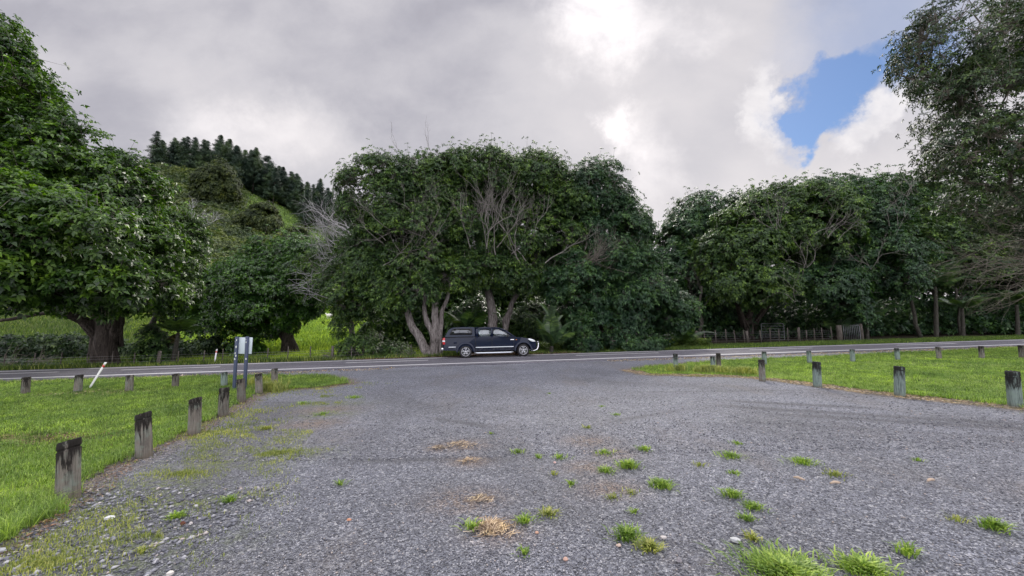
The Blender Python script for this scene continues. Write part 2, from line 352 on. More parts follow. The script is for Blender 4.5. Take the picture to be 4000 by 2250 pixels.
# ------------------------------------------------------------------ ground shape
S = 0.0175
def sstep(x, a, b):
    t = np.clip((x-a)/(b-a), 0, 1); return t*t*(3-2*t)
TA = math.tan(R(9.87)); CA, SA = math.cos(R(9.87)), math.sin(R(9.87))
def near_line(x): return 17.93+TA*x          # depth of the near edge line
def perp(x, y): return (np.asarray(y)-near_line(np.asarray(x)))*CA   # metres beyond the near edge line
_et = [-1.3, -.95, -.8, -.57, -.45, -.2, .2, 1.2]; _ev = [.48, .44, .405, .31, .255, .17, .06, .05]
_qy = [0, 32, 45, 60, 110, 165, 200, 300, 700]; _qv = [0, 0, .025, .075, .40, .90, 1.0, 1.02, .9]
def G(x, y):
    x = np.asarray(x, float); y = np.asarray(y, float)
    z = S*np.clip(x, -40, 45)
    p = perp(x, y); wl = sstep(-x, 1.0, 7.0)
    z = z-.42*wl*sstep(p, 4.3, 6.0)*(1-sstep(y, 34, 44))
    t = x/np.maximum(y, 1)
    hh = 190*np.interp(t, _et, _ev)*np.interp(y, _qy, _qv)
    far = sstep(y, 32, 60)
    bump = far*(1.2*np.sin(x*.11+1)*np.cos(y*.09)+.35*np.sin(x*.45)*np.cos(y*.37+.5))*np.clip(y/120, 0, 1)
    return z+hh+bump
def gz(x, y): return float(G(x, y))
rng = np.random.default_rng(7)

# terrain: one sheet to the horizon
xs = np.concatenate([np.linspace(-900, -140, 24), np.linspace(-136, 70, 150), np.linspace(76, 900, 26)])
ys = np.concatenate([np.linspace(-300, -8, 8), np.linspace(-4, 44, 90), np.linspace(45, 215, 100), np.linspace(225, 1100, 22)])
X, Y = np.meshgrid(xs, ys); Z = G(X, Y)
under = (perp(X, Y) < 5.0)
Z = Z-.09*under
nx, ny = len(xs), len(ys)
i = (np.arange(ny-1)[:, None]*nx+np.arange(nx-1)[None]).reshape(-1)
gq = np.stack([i, i+1, i+1+nx, i+nx], -1)
m_ = MB().add(np.stack([X, Y, Z], -1), gq)
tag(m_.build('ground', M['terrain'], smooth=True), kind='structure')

# lawn outlines (x, y)
LL = np.array([(-4.0,2.2),(-4.07,3.16),(-4.32,3.60),(-4.84,4.37),(-5.12,5.21),(-5.48,6.48),(-6.34,8.86),(-7.0,10.9),(-5.64,11.06),(-5.1,11.9),(-5.59,12.70),(-6.84,13.9),(-9.31,14.6),(-13.30,14.3),(-19.17,13.6),(-26,12.6),(-26,1.5),(-6,1.0)])
RL = np.array([(4.44,14.0),(5.76,15.2),(9.32,16.9),(14.44,17.97),(20.24,19.4),(29.76,21.6),(44,24),(44,9),(20,4.2),(11.2,5.6),(9.63,6.9),(9.15,7.90),(8.49,8.92),(8.00,10.73),(7.06,11.98),(4.73,12.82)])
def inside(P_, x, y):
    r = np.zeros(x.shape, bool); n = len(P_)
    for k in range(n):
        x1, y1 = P_[k]; x2, y2 = P_[(k+1) % n]
        c = ((y1 > y) != (y2 > y)) & (x < (x2-x1)*(y-y1)/(y2-y1+1e-12)+x1); r ^= c
    return r
def edge_dist(P_, x, y):
    d_ = np.full(x.shape, 1e9); n = len(P_)
    for k in range(n):
        a_ = P_[k]; b_ = P_[(k+1) % n]; ab = b_-a_
        t = np.clip(((x-a_[0])*ab[0]+(y-a_[1])*ab[1])/(ab@ab), 0, 1)
        d_ = np.minimum(d_, np.hypot(x-a_[0]-t*ab[0], y-a_[1]-t*ab[1]))
    return d_
def sdist(P_, x, y): return np.where(inside(P_, x, y), 1, -1)*edge_dist(P_, x, y)   # + inside
def wob_(x, y, f=1.0): return (np.sin(x*2.3*f+1.7*np.sin(y*1.9*f))+np.sin(y*3.1*f+x*1.3*f)+.7*np.sin(x*6.7*f-y*5.3*f)+.5*np.sin(x*13*f+y*11*f))/3.2

# gravel lot
gx = np.arange(-30, 46.01, .075); gy = np.arange(0, 1.0001, 1/300)
GX = np.repeat(gx[None], len(gy), 0); end = near_line(gx)-.62+.10*np.sin(gx*1.7)+.06*np.sin(gx*5.1)
GY = -8+(end[None]+8)*(gy[:, None]**.8)
GZ = G(GX, GY)-.012+.012*wob_(GX, GY, .35)
i = (np.arange(len(gy)-1)[:, None]*len(gx)+np.arange(len(gx)-1)[None]).reshape(-1)
band = None
gob = MB().add(np.stack([GX, GY, GZ], -1), np.stack([i, i+1, i+1+len(gx), i+len(gx)], -1)).build('gravel_lot', M['gravel'], smooth=True)
tag(gob, kind='structure')
sl_, sr_ = sdist(LL, GX, GY), sdist(RL, GX, GY)
litter = np.clip(1-np.abs(sl_+.1)/(.35+.15*wob_(GX, GY, .7)), 0, 1)*.9+np.clip(1-np.abs(sr_+.15)/(.5+.2*wob_(GX, GY, .7)), 0, 1)
for (px_, py_, rr) in [(-1.0,5.4,.22),(-.7,5.5,.35),(-.54,4.86,.25),(1.1,5.6,.35),(.9,4.6,.30),(1.3,5.05,.3),(-.1,3.25,.28),(1.0,4.0,.3),(-3.9,8.0,.6),(-3.6,6.9,.5),(-12.6,10.5,1.8),(-6.4,4.6,.7),(5.3,3.6,.4),(-.45,3.8,.35)]:
    litter = np.maximum(litter, np.exp(-((GX-px_)**2+((GY-py_)*1.3)**2)/rr**2)*.85)
band = np.exp(-((sl_+1.0)/.75)**2)*(GY < 9)*.6*(1+.5*wob_(GX, GY, .5))
def seg(ax, ay, bx, by, wd_):
    ab = np.array([bx-ax, by-ay]); t = np.clip(((GX-ax)*ab[0]+(GY-ay)*ab[1])/(ab@ab), 0, 1)
    return np.exp(-(np.hypot(GX-ax-t*ab[0], GY-ay-t*ab[1])/wd_)**2)*np.clip(t*6, 0, 1)*np.clip((1-t)*6, 0, 1)
rut = np.maximum.reduce([seg(3.9,7.9,8.6,5.8,.16),seg(4.5,8.3,7.2,7.2,.14),seg(4.2,7.2,11,4.6,.15),seg(-1.6,7.2,-.2,6.4,.13),seg(-2.2,5.0,.3,4.9,.10),seg(-3.4,9.6,-.6,6.9,.30)*.35,seg(-.6,6.9,.6,3.0,.35)*.3,seg(-2.4,8.6,-2.0,3.2,.3)*.3,seg(1.0,12.5,6.0,9.4,.35)*.35,seg(6.0,9.4,12.5,7.0,.32)*.35,seg(1.6,6.6,3.6,7.6,.10)*.7,seg(2.6,9.5,9.0,9.3,.08)*.7,seg(3.6,6.6,9.5,4.4,.10)*.6,seg(-3.5,10.5,-1.2,7.4,.12)*.5,band])*.9
weed = np.zeros_like(GX)
for (px_, py_, ra, rb) in [(-3.7,5.0,.8,.28),(-3.3,5.3,.7,.3),(-3.9,4.3,.5,.3),(-3.4,2.9,.9,.28),(-2.9,3.2,.7,.16),(-4.2,8.7,.8,.3),(-3.7,7.6,.5,.3),(-3.3,2.2,1.0,.3),(-3.5,3.9,.7,.2)]:
    weed = np.maximum(weed, np.exp(-((GX-px_)/ra)**2-((GY-py_)/rb)**2))
ca = gob.data.color_attributes.new('cover', 'FLOAT_COLOR', 'POINT')
ca.data.foreach_set('color', np.stack([np.clip(litter, 0, 1), rut, np.clip(weed, 0, 1), np.ones_like(GX)], -1).astype(np.float32).ravel())

# road sheet with its lines
def strip(name, p0, p1, lift, mat, x0=-60, x1=75, step=.5, jag=0.0, kind='structure', par=None, seed=0):
    u = np.arange(x0, x1+1e-6, step); rr = np.random.default_rng(seed)
    rows = np.linspace(p0, p1, max(2, int((p1-p0)/.5)+1)); V = []
    for k, p in enumerate(rows):
        jj = (jag*(rr.random(len(u))-.5) if (k in (0, len(rows)-1)) else 0)+0*u
        q = p+jj; x = u*CA-q*SA; y = 17.93+u*SA+q*CA
        V.append(np.stack([x, y, G(x, y)*0+S*np.clip(x, -40, 45)+lift], -1))
    V = np.array(V); n = len(u)
    i = (np.arange(len(rows)-1)[:, None]*n+np.arange(n-1)[None]).reshape(-1)
    o = MB().add(V, np.stack([i, i+1, i+1+n, i+n], -1)).build(name, mat, par)
    return tag(o, kind=kind)
road = strip('road', -.72, 4.25, .022, M['asphalt'], step=.12, jag=.16, seed=3)
sol = road.modifiers.new('edge', 'SOLIDIFY'); sol.thickness = .05; sol.offset = -1
strip('road_marking', -.13, .13, .027, M['line'], step=1)
strip('road_marking', 3.50, 3.72, .027, M['line'], step=1)
for a0, b0 in [(-46,-40),(-36,-30),(-26,-20),(-17.6,-13.2),(-8,-3.6),(4,9),(15,19.5),(26,31),(37,42)]:
    strip('road_marking', 2.22, 2.40, .027, M['line'], a0, b0, step=.5)

# lawns
def lawn(name, P_, step=.09):
    x0, y0 = P_.min(0)-.2; x1, y1 = P_.max(0)+.2
    xx = np.arange(x0, x1, step); yy_ = np.arange(y0, y1, step); XX, YY = np.meshgrid(xx, yy_); n = len(xx)
    ok = (sdist(P_, XX, YY)+.10*wob_(XX, YY, 1.3)) > 0
    f = ok[:-1, :-1] & ok[1:, :-1] & ok[:-1, 1:] & ok[1:, 1:]
    i = (np.arange(len(yy_)-1)[:, None]*n+np.arange(n-1)[None])[f]
    q = np.stack([i, i+1, i+1+n, i+n], -1); used = np.unique(q); mp = np.zeros(XX.size, int); mp[used] = np.arange(len(used))
    V = np.stack([XX, YY, G(XX, YY)+.014+.008*wob_(XX, YY, .5)], -1).reshape(-1, 3)[used]
    return tag(MB().add(V, mp[q]).build(name, M['turf'], smooth=True), kind='structure')
lawn('lawn', LL); lawn('lawn', RL)

# ------------------------------------------------------------------ grass blades
def blades(mb, x, y, z, h, wd_, lean=.5, bend=True):
    n = len(x); a = rng.random(n)*2*math.pi; l = h*lean*rng.random(n); a2 = rng.random(n)*2*math.pi
    dx, dy = np.cos(a)*wd_/2, np.sin(a)*wd_/2; lx, ly = np.cos(a2)*l, np.sin(a2)*l
    b0 = np.stack([x-dx, y-dy, z-.005+0*x], -1); b1 = np.stack([x+dx, y+dy, z-.005+0*x], -1); t = np.stack([x+lx, y+ly, z+h], -1)
    if not bend:
        V = np.stack([b0, b1, t], 1).reshape(-1, 3); mb.add(V, None, np.arange(3*n).reshape(-1, 3)); return
    mz = z+h*.62; m0 = np.stack([x-dx*.8+lx*.3, y-dy*.8+ly*.3, mz], -1); m1 = np.stack([x+dx*.8+lx*.3, y+dy*.8+ly*.3, mz], -1)
    t[:, 2] = z+h*(1-.25*lean)
    V = np.stack([b0, b1, m1, m0, t], 1).reshape(-1, 3); k = np.arange(n)*5
    mb.add(V, np.stack([k, k+1, k+2, k+3], -1), np.stack([k+3, k+2, k+4], -1))
def lawn_blades(P_, dens, hmul=1.0, name='grass'):
    x0, y0 = P_.min(0); x1, y1 = P_.max(0); mb = MB()
    for (ya, yb) in [(1, 4), (4, 6), (6, 9), (9, 13), (13, 19), (19, 25)]:
        if yb < y0 or ya > y1: continue
        D = (ya+yb)/2; k = int(dens*(4/D)**1.35*(yb-ya)*(x1-x0)); x = x0+rng.random(k)*(x1-x0); y = ya+rng.random(k)*(yb-ya)
        s_ = sdist(P_, x, y)+.14*wob_(x, y, 1.3)+.13*wob_(y, x, 4.1)
        keep = (s_ > -.04) & (np.abs(x/np.maximum(y, .5)) < 1.55) & (rng.random(k) > .55*(wob_(x, y, .43) > .25)) & (rng.random(k) > 1.1*np.exp(-((x+7.9)/.95)**2-((y-6.15)/.30)**2))
        x, y, s_ = x[keep], y[keep], s_[keep]
        h = (.028+.040*rng.random(len(x)))*(1+.30*wob_(x, y, .4)+.25*wob_(y, x, 1.9))*hmul*(1+.8*np.exp(-(s_/.15)**2))*(1+.6*(D < 5))
        blades(mb, x, y, G(x, y)+.014, h, .0040*max(1, D/3.6)*(.5+.9*rng.random(len(x))), 1.5, D < 9)
    return tag(mb.build(name, M['grass']), 'short green grass of the lawn', 'grass', kind='stuff')
lawn_blades(LL, 4200); lawn_blades(RL, 3600)
def clumps(P_, n, box, h):
    x = box[0]+rng.random(n)*(box[1]-box[0]); y = box[2]+rng.random(n)*(box[3]-box[2]); k_ = (sdist(P_, x, y) > -.02) & (np.abs(x/y) < 1.5); x, y = x[k_], y[k_]
    m_ = 16; cx = np.repeat(x, m_)+rng.normal(0, .05, len(x)*m_); cy = np.repeat(y, m_)+rng.normal(0, .05, len(x)*m_); mb = MB()
    blades(mb, cx, cy, G(cx, cy)+.01, h*(.4+rng.random(len(cx))), .006, 1.1)
    return tag(mb.build('grass', M['grassdark']), 'longer darker grass clumps scattered in the lawn', 'grass', kind='stuff')
clumps(LL, 2600, (-18, -3.5, 2, 14), .085); clumps(RL, 1800, (4, 24, 6, 20), .085)

def patchblades(name, mat, spots, dens, h, wd_, label, lean=.9):
    mb = MB()
    for (cx, cy, ra, rb) in spots:
        k = int(dens*ra*rb*3.1); r = np.abs(rng.normal(0, .55, k)); a_ = rng.random(k)*2*math.pi
        x = cx+r*np.cos(a_)*ra; y = cy+r*np.sin(a_)*rb; kp = (wob_(x, y, 1.6)+.6*wob_(y, x, 5.0)) > -.10+.5*(r > .8)
        x, y = x[kp], y[kp]; blades(mb, x, y, G(x, y)-.005, h*(.4+rng.random(len(x))), wd_, lean)
    return tag(mb.build(name, M[mat]), label, 'weeds', kind='stuff')
patchblades('weeds', 'grassdry', [(-3.45,2.9,.75,.22),(-2.9,3.25,.5,.10),(-4.25,8.7,.7,.3),(-3.3,2.3,.9,.22),(-3.2,5.3,.8,.28),(-3.9,4.6,.7,.25),(-4.8,9.6,.5,.3),(5.0,12.6,.9,.25),(5.9,12.1,.5,.2),(9.4,6.7,.4,.2)], 2400, .034, .005, 'thin dry weedy grass creeping over the gravel')
def creeping(n, box, P_, reach, h, wd_, mat, label):
    x = box[0]+rng.random(n)*(box[1]-box[0]); y = box[2]+rng.random(n)*(box[3]-box[2]); s_ = -sdist(P_, x, y)
    f_ = .55*wob_(x, y, .55)+.45*wob_(y, x, 1.7)+.35*wob_(x, y, 4.3)
    k_ = (s_ > -.05) & (s_ < reach) & (f_ > .05+.55*(s_/reach)+.25*rng.normal(0, 1, n)); x, y = x[k_], y[k_]; mb = MB()
    blades(mb, x, y, G(x, y)-.004, h*(.3+rng.random(len(x))), wd_, 1.4); return tag(mb.build('weeds', M[mat]), label, 'weeds', kind='stuff')
creeping(95000, (-6.5, -1.8, 1.9, 6.5), LL, 2.1, .034, .0050, 'grassdry', 'olive creeping grass between the left bollards and the bare gravel')
creeping(34000, (-7.6, -3.0, 6.0, 12.0), LL, 1.5, .045, .010, 'grassdry', 'sparse creeping grass farther along the left shoulder')
creeping(12000, (4.5, 12, 5.5, 13.8), RL, .6, .04, .010, 'grassdry', 'sparse creeping grass along the edge of the right lawn')
patchblades('weeds', 'grassdry', [(6.8,12.9,.75,.5),(7.5,12.3,.6,.4),(6.0,13.3,.6,.3),(-6.8,10.6,.6,.4),(-7.2,11.6,.5,.4),(-8.3,12.0,.7,.5)], 2600, .26, .012, 'tall seeding weeds around the bollard bases', 1.0)

# far verge, paddock, roadside growth
def scatter_blades(name, mat, n, fx, h, wd_, label, cond=None, lean=.8):
    x, y = fx(n)
    if cond is not None: kp = cond(x, y); x, y = x[kp], y[kp]
    mb = MB(); blades(mb, x, y, G(x, y), h*(.5+rng.random(len(x)))*(1+.4*wob_(x, y, .3)), wd_, lean, False)
    return tag(mb.build(name, M[mat]), label, 'grass', kind='stuff')
def along(u0, u1, p0, p1):
    def f(n):
        u = u0+rng.random(n)*(u1-u0); p = p0+rng.random(n)*(p1-p0); return u*CA-p*SA, 17.93+u*SA+p*CA
    return f
scatter_blades('verge_grass', 'grass', 26000, along(1.5, 70, 4.3, 8.0), .10, .03, 'mown green grass verge on the far side of the road')
scatter_blades('verge_grass', 'grassdark', 60000, along(1.5, 70, 4.3, 8.6), .13, .03, 'darker blades mixed through the far grass verge as its partial shade')  # dark blade colour stands in for partial shade on this verge
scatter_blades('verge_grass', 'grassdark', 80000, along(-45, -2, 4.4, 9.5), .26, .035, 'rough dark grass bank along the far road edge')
scatter_blades('verge_grass', 'grassdry', 12000, along(-45, -2, 4.3, 7.5), .22, .03, 'straggly dry grass on the left roadside bank')
scatter_blades('verge_grass', 'litter', 16000, along(-8, 5, 4.25, 6.5), .06, .07, 'brown leaf litter under the trees beside the pickup', None, 2.5)
scatter_blades('verge_grass', 'straw', 9000, along(-45, 60, -1.5, -.68), .03, .04, 'straw and grit along the crumbling road edge', lambda x, y: (x < -5) | (x > 4.5), 2.5)
def polar(y0, y1, t0, t1):
    def f(n):
        y = y0+(y1-y0)*rng.random(n)**1.5; t = t0+rng.random(n)*(t1-t0); return t*y, y
    return f
scatter_blades('pasture', 'paddock', 120000, polar(26.5, 84, -1.45, -.14), .30, .075, 'bright sunlit pasture grass behind the roadside trees', lambda x, y: (wob_(x, y, .25) > -.55) & (x/y > -1.02+.1*wob_(x, y, .2)))  # bright blades stop where the left tree's shade is coloured in
scatter_blades('verge_grass', 'grassdark', 45000, polar(24.5, 84, -1.5, -.9), .40, .08, 'long rank grass coloured dark as the shade under and behind the left tree')  # shade of the left tree put into the blade colour
scatter_blades('verge_grass', 'scrub', 5000, polar(24.5, 60, -1.5, -.9), .45, .08, 'pale seeding grass behind the left fence')
scatter_blades('hill_grass', 'grass', 60000, polar(84, 178, -1.2, -.4), .55, .22, 'rough pasture on the hill slope')

# ------------------------------------------------------------------ loose stones
def stones(n, fx, r0, r1, flat=.55):
    x, y = fx(n); n = len(x); r = r0+(r1-r0)*rng.random(n)**2.2
    base = np.array([[1,0,0],[0,1,0],[-1,0,0],[0,-1,0],[0,0,1],[0,0,-1]], float)
    V = base[None]*(r[:, None, None])*(.6+.7*rng.random((n, 6, 1))); V += (rng.random((n, 6, 3))-.5)*r[:, None, None]*.5
    V[..., 2] *= flat; a_ = rng.random(n)*6.28; c_, s_ = np.cos(a_)[:, None], np.sin(a_)[:, None]
    vx = V[..., 0]*c_-V[..., 1]*s_; vy = V[..., 0]*s_+V[..., 1]*c_
    V = np.stack([vx+x[:, None], vy+y[:, None], V[..., 2]+(G(x, y)-.010+.012*wob_(x, y, .35)+r*.25)[:, None]], -1)
    f = np.array([[0,1,4],[1,2,4],[2,3,4],[3,0,4],[1,0,5],[2,1,5],[3,2,5],[0,3,5]])
    return V.reshape(-1, 3), (f[None]+np.arange(n)[:, None, None]*6).reshape(-1, 3)
mb = MB()
def fan(y0, y1, pw=1.0, tm=1.5):
    def f(n):
        y = y0+(y1-y0)*rng.random(n)**pw; x = (rng.random(n)*2-1)*tm*y; k = (sdist(LL, x, y) < .02) & (sdist(RL, x, y) < .02); return x[k], y[k]
    return f
mb.add(*[(lambda v: (v[0], None, v[1]))(stones(80000, fan(2.0, 6.5, 1.3), .004, .011))][0])
mb.add(*[(lambda v: (v[0], None, v[1]))(stones(22000, fan(5.0, 15, 1.5), .008, .02))][0])
V_, T_ = stones(2600, lambda n: (-4.6+rng.random(n)*2.2, 1.9+rng.random(n)*2.3), .008, .03); mb.add(V_, None, T_)
tag(mb.build('gravel_stones', M['stone']), 'loose grey-blue gravel stones over the lot', 'gravel', kind='stuff')

def scat_bits(name, mat, n, fx, ln, wd_, label):
    x, y = fx(n); a_ = rng.random(n)*6.28; l = ln*(.4+rng.random(n)); dx, dy = np.cos(a_)*l/2, np.sin(a_)*l/2; wx, wy = -np.sin(a_)*wd_/2, np.cos(a_)*wd_/2
    z = G(x, y)+.006+.006*rng.random(n)
    V = np.stack([np.stack([x-dx, y-dy, z], -1), np.stack([x+wx, y+wy, z+l*.12], -1), np.stack([x+dx, y+dy, z+.004], -1), np.stack([x-wx, y-wy, z+l*.05], -1)], 1)
    return tag(MB().add(V.reshape(-1, 3), np.arange(4*n).reshape(-1, 4)).build(name, M[mat]), label, 'litter', kind='stuff')
def near_edge(P_, lo, hi, box):
    def f(n):
        x = box[0]+rng.random(n*6)*(box[1]-box[0]); y = box[2]+rng.random(n*6)*(box[3]-box[2]); s_ = sdist(P_, x, y)+.15*wob_(x, y, 1.1)
        k = (s_ > lo) & (s_ < hi); return x[k][:n], y[k][:n]
    return f
x_, y_ = near_edge(RL, -.55, .1, (4, 12, 5, 14))(18000)
scat_bits('straw_litter', 'straw', len(x_), lambda n: (x_, y_), .06, .008, 'pale dry straw along the edge of the right lawn')
x2_, y2_ = near_edge(LL, -.3, .12, (-8, -3.6, 2, 12))(4500)
scat_bits('leaf_litter', 'litter', len(x2_), lambda n: (x2_, y2_), .04, .014, 'brown leaf litter between left lawn and gravel')
scat_bits('leaf_litter', 'litter', 5000, lambda n: (-7.9+rng.normal(0, .7, n), 6.15+rng.normal(0, .22, n)), .05, .02, 'patch of fallen brown leaves on the left lawn')
scat_bits('leaf_litter', 'straw', 3000, lambda n: (-13.3+rng.normal(0, 1.2, n), 10.9+rng.normal(0, .25, n)), .08, .02, 'strip of dry straw behind the left back bollards')

# ------------------------------------------------------------------ foliage
def unit(v): return v/(np.linalg.norm(v, axis=-1, keepdims=True)+1e-9)
def rosettes(c, axis, L, n, wid, r_, droop=.25, fold=.15):
    """n diamond leaves round each centre c, spreading from its axis; returns one quad each"""
    N = len(c); up = np.where(np.abs(axis[:, 2:3]) > .9, np.array([[1., 0, 0]]), np.array([[0, 0, 1.]]))
    u = unit(np.cross(axis, up)); v = np.cross(axis, u)
    a_ = (np.arange(n)[None]*2*math.pi/n+r_.random((N, 1))*6.28+r_.normal(0, .22, (N, n)))[..., None]
    el = (r_.random((N, n, 1))*.9-.25)
    dr = unit(u[:, None]*np.cos(a_)+v[:, None]*np.sin(a_)+axis[:, None]*el)
    l = (L*(.65+.6*r_.random((N, n, 1)))); sd_ = unit(np.cross(dr, axis[:, None])+r_.normal(0, .25, (N, n, 3)))
    b0 = c[:, None]+dr*l*.08; tip = c[:, None]+dr*l-np.array([0, 0, 1.])*l*droop
    mid = c[:, None]+dr*l*.55+axis[:, None]*l*fold
    w_ = l*wid/2
    V = np.stack([b0, mid-sd_*w_, tip, mid+sd_*w_], 2)
    return V.reshape(-1, 3)
def add_leaves(mb, V): n = len(V)//4; mb.add(V, np.arange(4*n).reshape(-1, 4))

def wiggle(p0, p1, k, amp, r_, sag=0.0):
    t = np.linspace(0, 1, k)[:, None]; L = np.linalg.norm(p1-p0)
    off = r_.normal(0, amp*L, (k, 3))*np.sin(t*math.pi); off[:, 2] += (sag*L*np.sin(t[:, 0]*math.pi))
    return p0+(p1-p0)*t+off

def make_tree(name, label, base, stems, lobes, seed, leaf='leaf_puriri', bark='bark', L=.20, wid=.42, nleaf=7, clump=.85, dens=1.0,
              perclump=58, group=None, cat='tree', twigs=.10, twigmat='twig', tipup=.55, limb=.10, bare=0, baremat='twig', inner=.16, flat=.62, cut=None, droop=.25, mintop=0.0, skirt=0.0, fringe=.035):
    """stems: list of polylines [(dx,dy,z,r)...] rising from the base; lobes: world ellipsoids (x,y,z,rx,ry,rz)"""
    r_ = np.random.default_rng(seed); bx, by = base; bz = gz(bx, by)
    root = empty(name, (bx, by, bz)); tag(root, label, cat, group)
    O = np.array([bx, by, bz])
    lob = np.array(lobes, float); sh = .55*clump; lob[:, 3:] = np.maximum(lob[:, 3:]-sh, lob[:, 3:]*.6)
    # clump centres near the shells of the lobes
    cs, ns = [], []
    for k, (x, y, z, rx, ry, rz) in enumerate(lob):
        p = 1.6; area = 4*math.pi*(((rx*ry)**p+(rx*rz)**p+(ry*rz)**p)/3)**(1/p)
        n = int(area/(clump**2*2.0)*1.35*dens)+4
        dr = unit(r_.normal(0, 1, (n, 3))); q = (1-.30*r_.random((n, 1))**1.5)
        q[r_.random(n) < inner] *= .6
        pts = np.array([x, y, z])+dr*np.array([rx, ry, rz])*q*(1+.12*np.sin(dr[:, :1]*5+k)+.08*np.sin(dr[:, 2:]*9))
        nn = unit(dr/np.array([rx, ry, rz]))
        keep = np.ones(n, bool)
        for j, (x2, y2, z2, a2, b2, c2) in enumerate(lob):
            if j != k: keep &= (((pts-np.array([x2, y2, z2]))/np.array([a2, b2, c2]))**2).sum(1) > .50
        keep &= (pts[:, 2] > G(pts[:, 0], pts[:, 1])+.35+mintop)
        cs.append(pts[keep]); ns.append(nn[keep])
    cs = np.concatenate(cs); ns = np.concatenate(ns)
    if cut is not None: kp = cut(cs); cs, ns = cs[kp], ns[kp]
    # stems
    tb = MB(); nodes = []; nrad = []; parent = []
    for st in stems:
        st = np.array(st, float); pts = [O+st[0, :3]]; rr = [st[0, 3]]
        for q in range(len(st)-1):
            sub = wiggle(O+st[q, :3], O+st[q+1, :3], 5, .035, r_)
            pts += list(sub[1:]); rr += list(np.linspace(st[q, 3], st[q+1, 3], 5)[1:])
        pts = np.array(pts); rr = np.array(rr); k = 12
        fl = rr.copy()
        tb.tube(pts, fl, k)
        if rr[0] > .15:                                   # fluted, buttressed foot
            for b_ in range(5):
                an = b_*1.26+r_.random()*.6; o_ = np.array([math.cos(an), math.sin(an), 0])*rr[0]
                tb.tube([pts[0]+o_*1.5+[0, 0, -.15], pts[0]+o_*.95+(pts[2]-pts[0])*.35, pts[0]+o_*.55+(pts[3]-pts[0])*.9, pts[min(5, len(pts)-1)]+o_*.3], [rr[0]*.34, rr[0]*.36, rr[0]*.34, rr[0]*.25], 7)
        s0 = max(2, int(len(pts)*.55))
        for q in range(s0, len(pts)): nodes.append(pts[q]); nrad.append(rr[q]); parent.append(-1)
    n0 = len(nodes); nodes = list(nodes)
    order = np.argsort(np.min(np.linalg.norm(cs[:, None]-np.array(nodes)[None], axis=2), axis=1))
    segs = []; NA = np.zeros((n0+len(cs)*3+2, 3)); NA[:n0] = nodes; cnt = n0; top = np.array(nodes).mean(0)
    par = [-1]*n0; depth = [0]*n0; DA = np.zeros(len(NA)); 
    for ci in order:
        p = cs[ci]; A = NA[:cnt]; dd = np.linalg.norm(A-p, axis=1)+.35*DA[:cnt]*.5+.8*np.maximum(0, A[:, 2]-p[2]-.3)
        j = int(np.argmin(dd)); q0 = A[j].copy(); dlen = np.linalg.norm(p-q0)
        path = wiggle(q0, p, 4, .09, r_, .10)
        prev = j
        for t_ in (1, 2, 3):
            NA[cnt] = path[t_]; par.append(prev); DA[cnt] = DA[j]+dlen*t_/3; prev = cnt; cnt += 1
        segs.append((j, cnt-3, cnt-2, cnt-1))
    wgt = np.zeros(cnt)
    for k in range(cnt-1, n0-1, -1):
        wgt[k] += 1
        if par[k] >= 0: wgt[par[k]] += wgt[k]
    rad = np.minimum(limb*2.3, .011*np.sqrt(np.maximum(wgt, 1))*limb/.10)
    for (j, a1, a2, a3) in segs:
        r0 = rad[a1]; tb.tube(NA[[j, a1, a2, a3]], [r0, rad[a1], rad[a2], rad[a3]*.7], 5 if r0 > .03 else 4, False)
    tb.build('trunk', M[bark], root, True, off=O)
    # foliage
    nC = len(cs); K = perclump
    cr = clump*(.65+.75*r_.random(nC)); axis = unit(ns*.75+np.array([0, 0, tipup])+r_.normal(0, .12, (nC, 3)))
    num = np.maximum(6, (K*(cr/clump)**2*(.6+.7*r_.random(nC)))).astype(int); idx = np.repeat(np.arange(nC), num); N = len(idx)
    dr = unit(r_.normal(0, 1, (N, 3))); s_ = (dr*axis[idx]).sum(1); flip = (s_ < -.15); dr[flip] -= 2*s_[flip][:, None]*axis[idx][flip]
    rad_ = cr[idx]*(.55+.50*r_.random(N)**.6); pos = dr*rad_[:, None]
    al = (pos*axis[idx]).sum(1)[:, None]*axis[idx]; pos = cs[idx]+(pos-al)+al*flat
    pos += r_.normal(0, .05, pos.shape)
    ra = unit(dr*.65+axis[idx]*.35+np.array([0, 0, .55])+r_.normal(0, .2, (N, 3)))
    fr = r_.random(N) < fringe*(1+2.0*(cs[idx][:, 2] > np.percentile(cs[:, 2], 80)))
    pos[fr] += unit(ra[fr]+[0, 0, .5])*(clump*(.25+.95*r_.random((fr.sum(), 1))))
    mbl = MB(); step = 60000
    for k in range(0, N, step): add_leaves(mbl, rosettes(pos[k:k+step], ra[k:k+step], L, nleaf, wid, r_, droop))
    mbl.build('crown', M[leaf], root, off=O)
    # fine twigs reaching the rosettes (some stand clear of the leaves)
    sel = np.where((r_.random(N) < twigs) | fr)[0]
    tw = MB(); P0 = cs[idx[sel]]-axis[idx[sel]]*.2; P1 = pos[sel]
    if len(sel):
        side = unit(np.cross(P1-P0, r_.normal(0, 1, P1.shape)))*.012; mid = (P0+P1)/2+r_.normal(0, .08, P1.shape)
        V = np.stack([P0-side, P0+side, mid+side*.8, mid-side*.8, P1+side*.35, P1-side*.35], 1).reshape(-1, 3); k = np.arange(len(sel))*6
        tw.add(V, np.concatenate([np.stack([k, k+1, k+2, k+3], -1), np.stack([k+3, k+2, k+4, k+5], -1)]))
        tw.build('twigs', M[twigmat], root, off=O)
    return root, NA[:cnt], cs

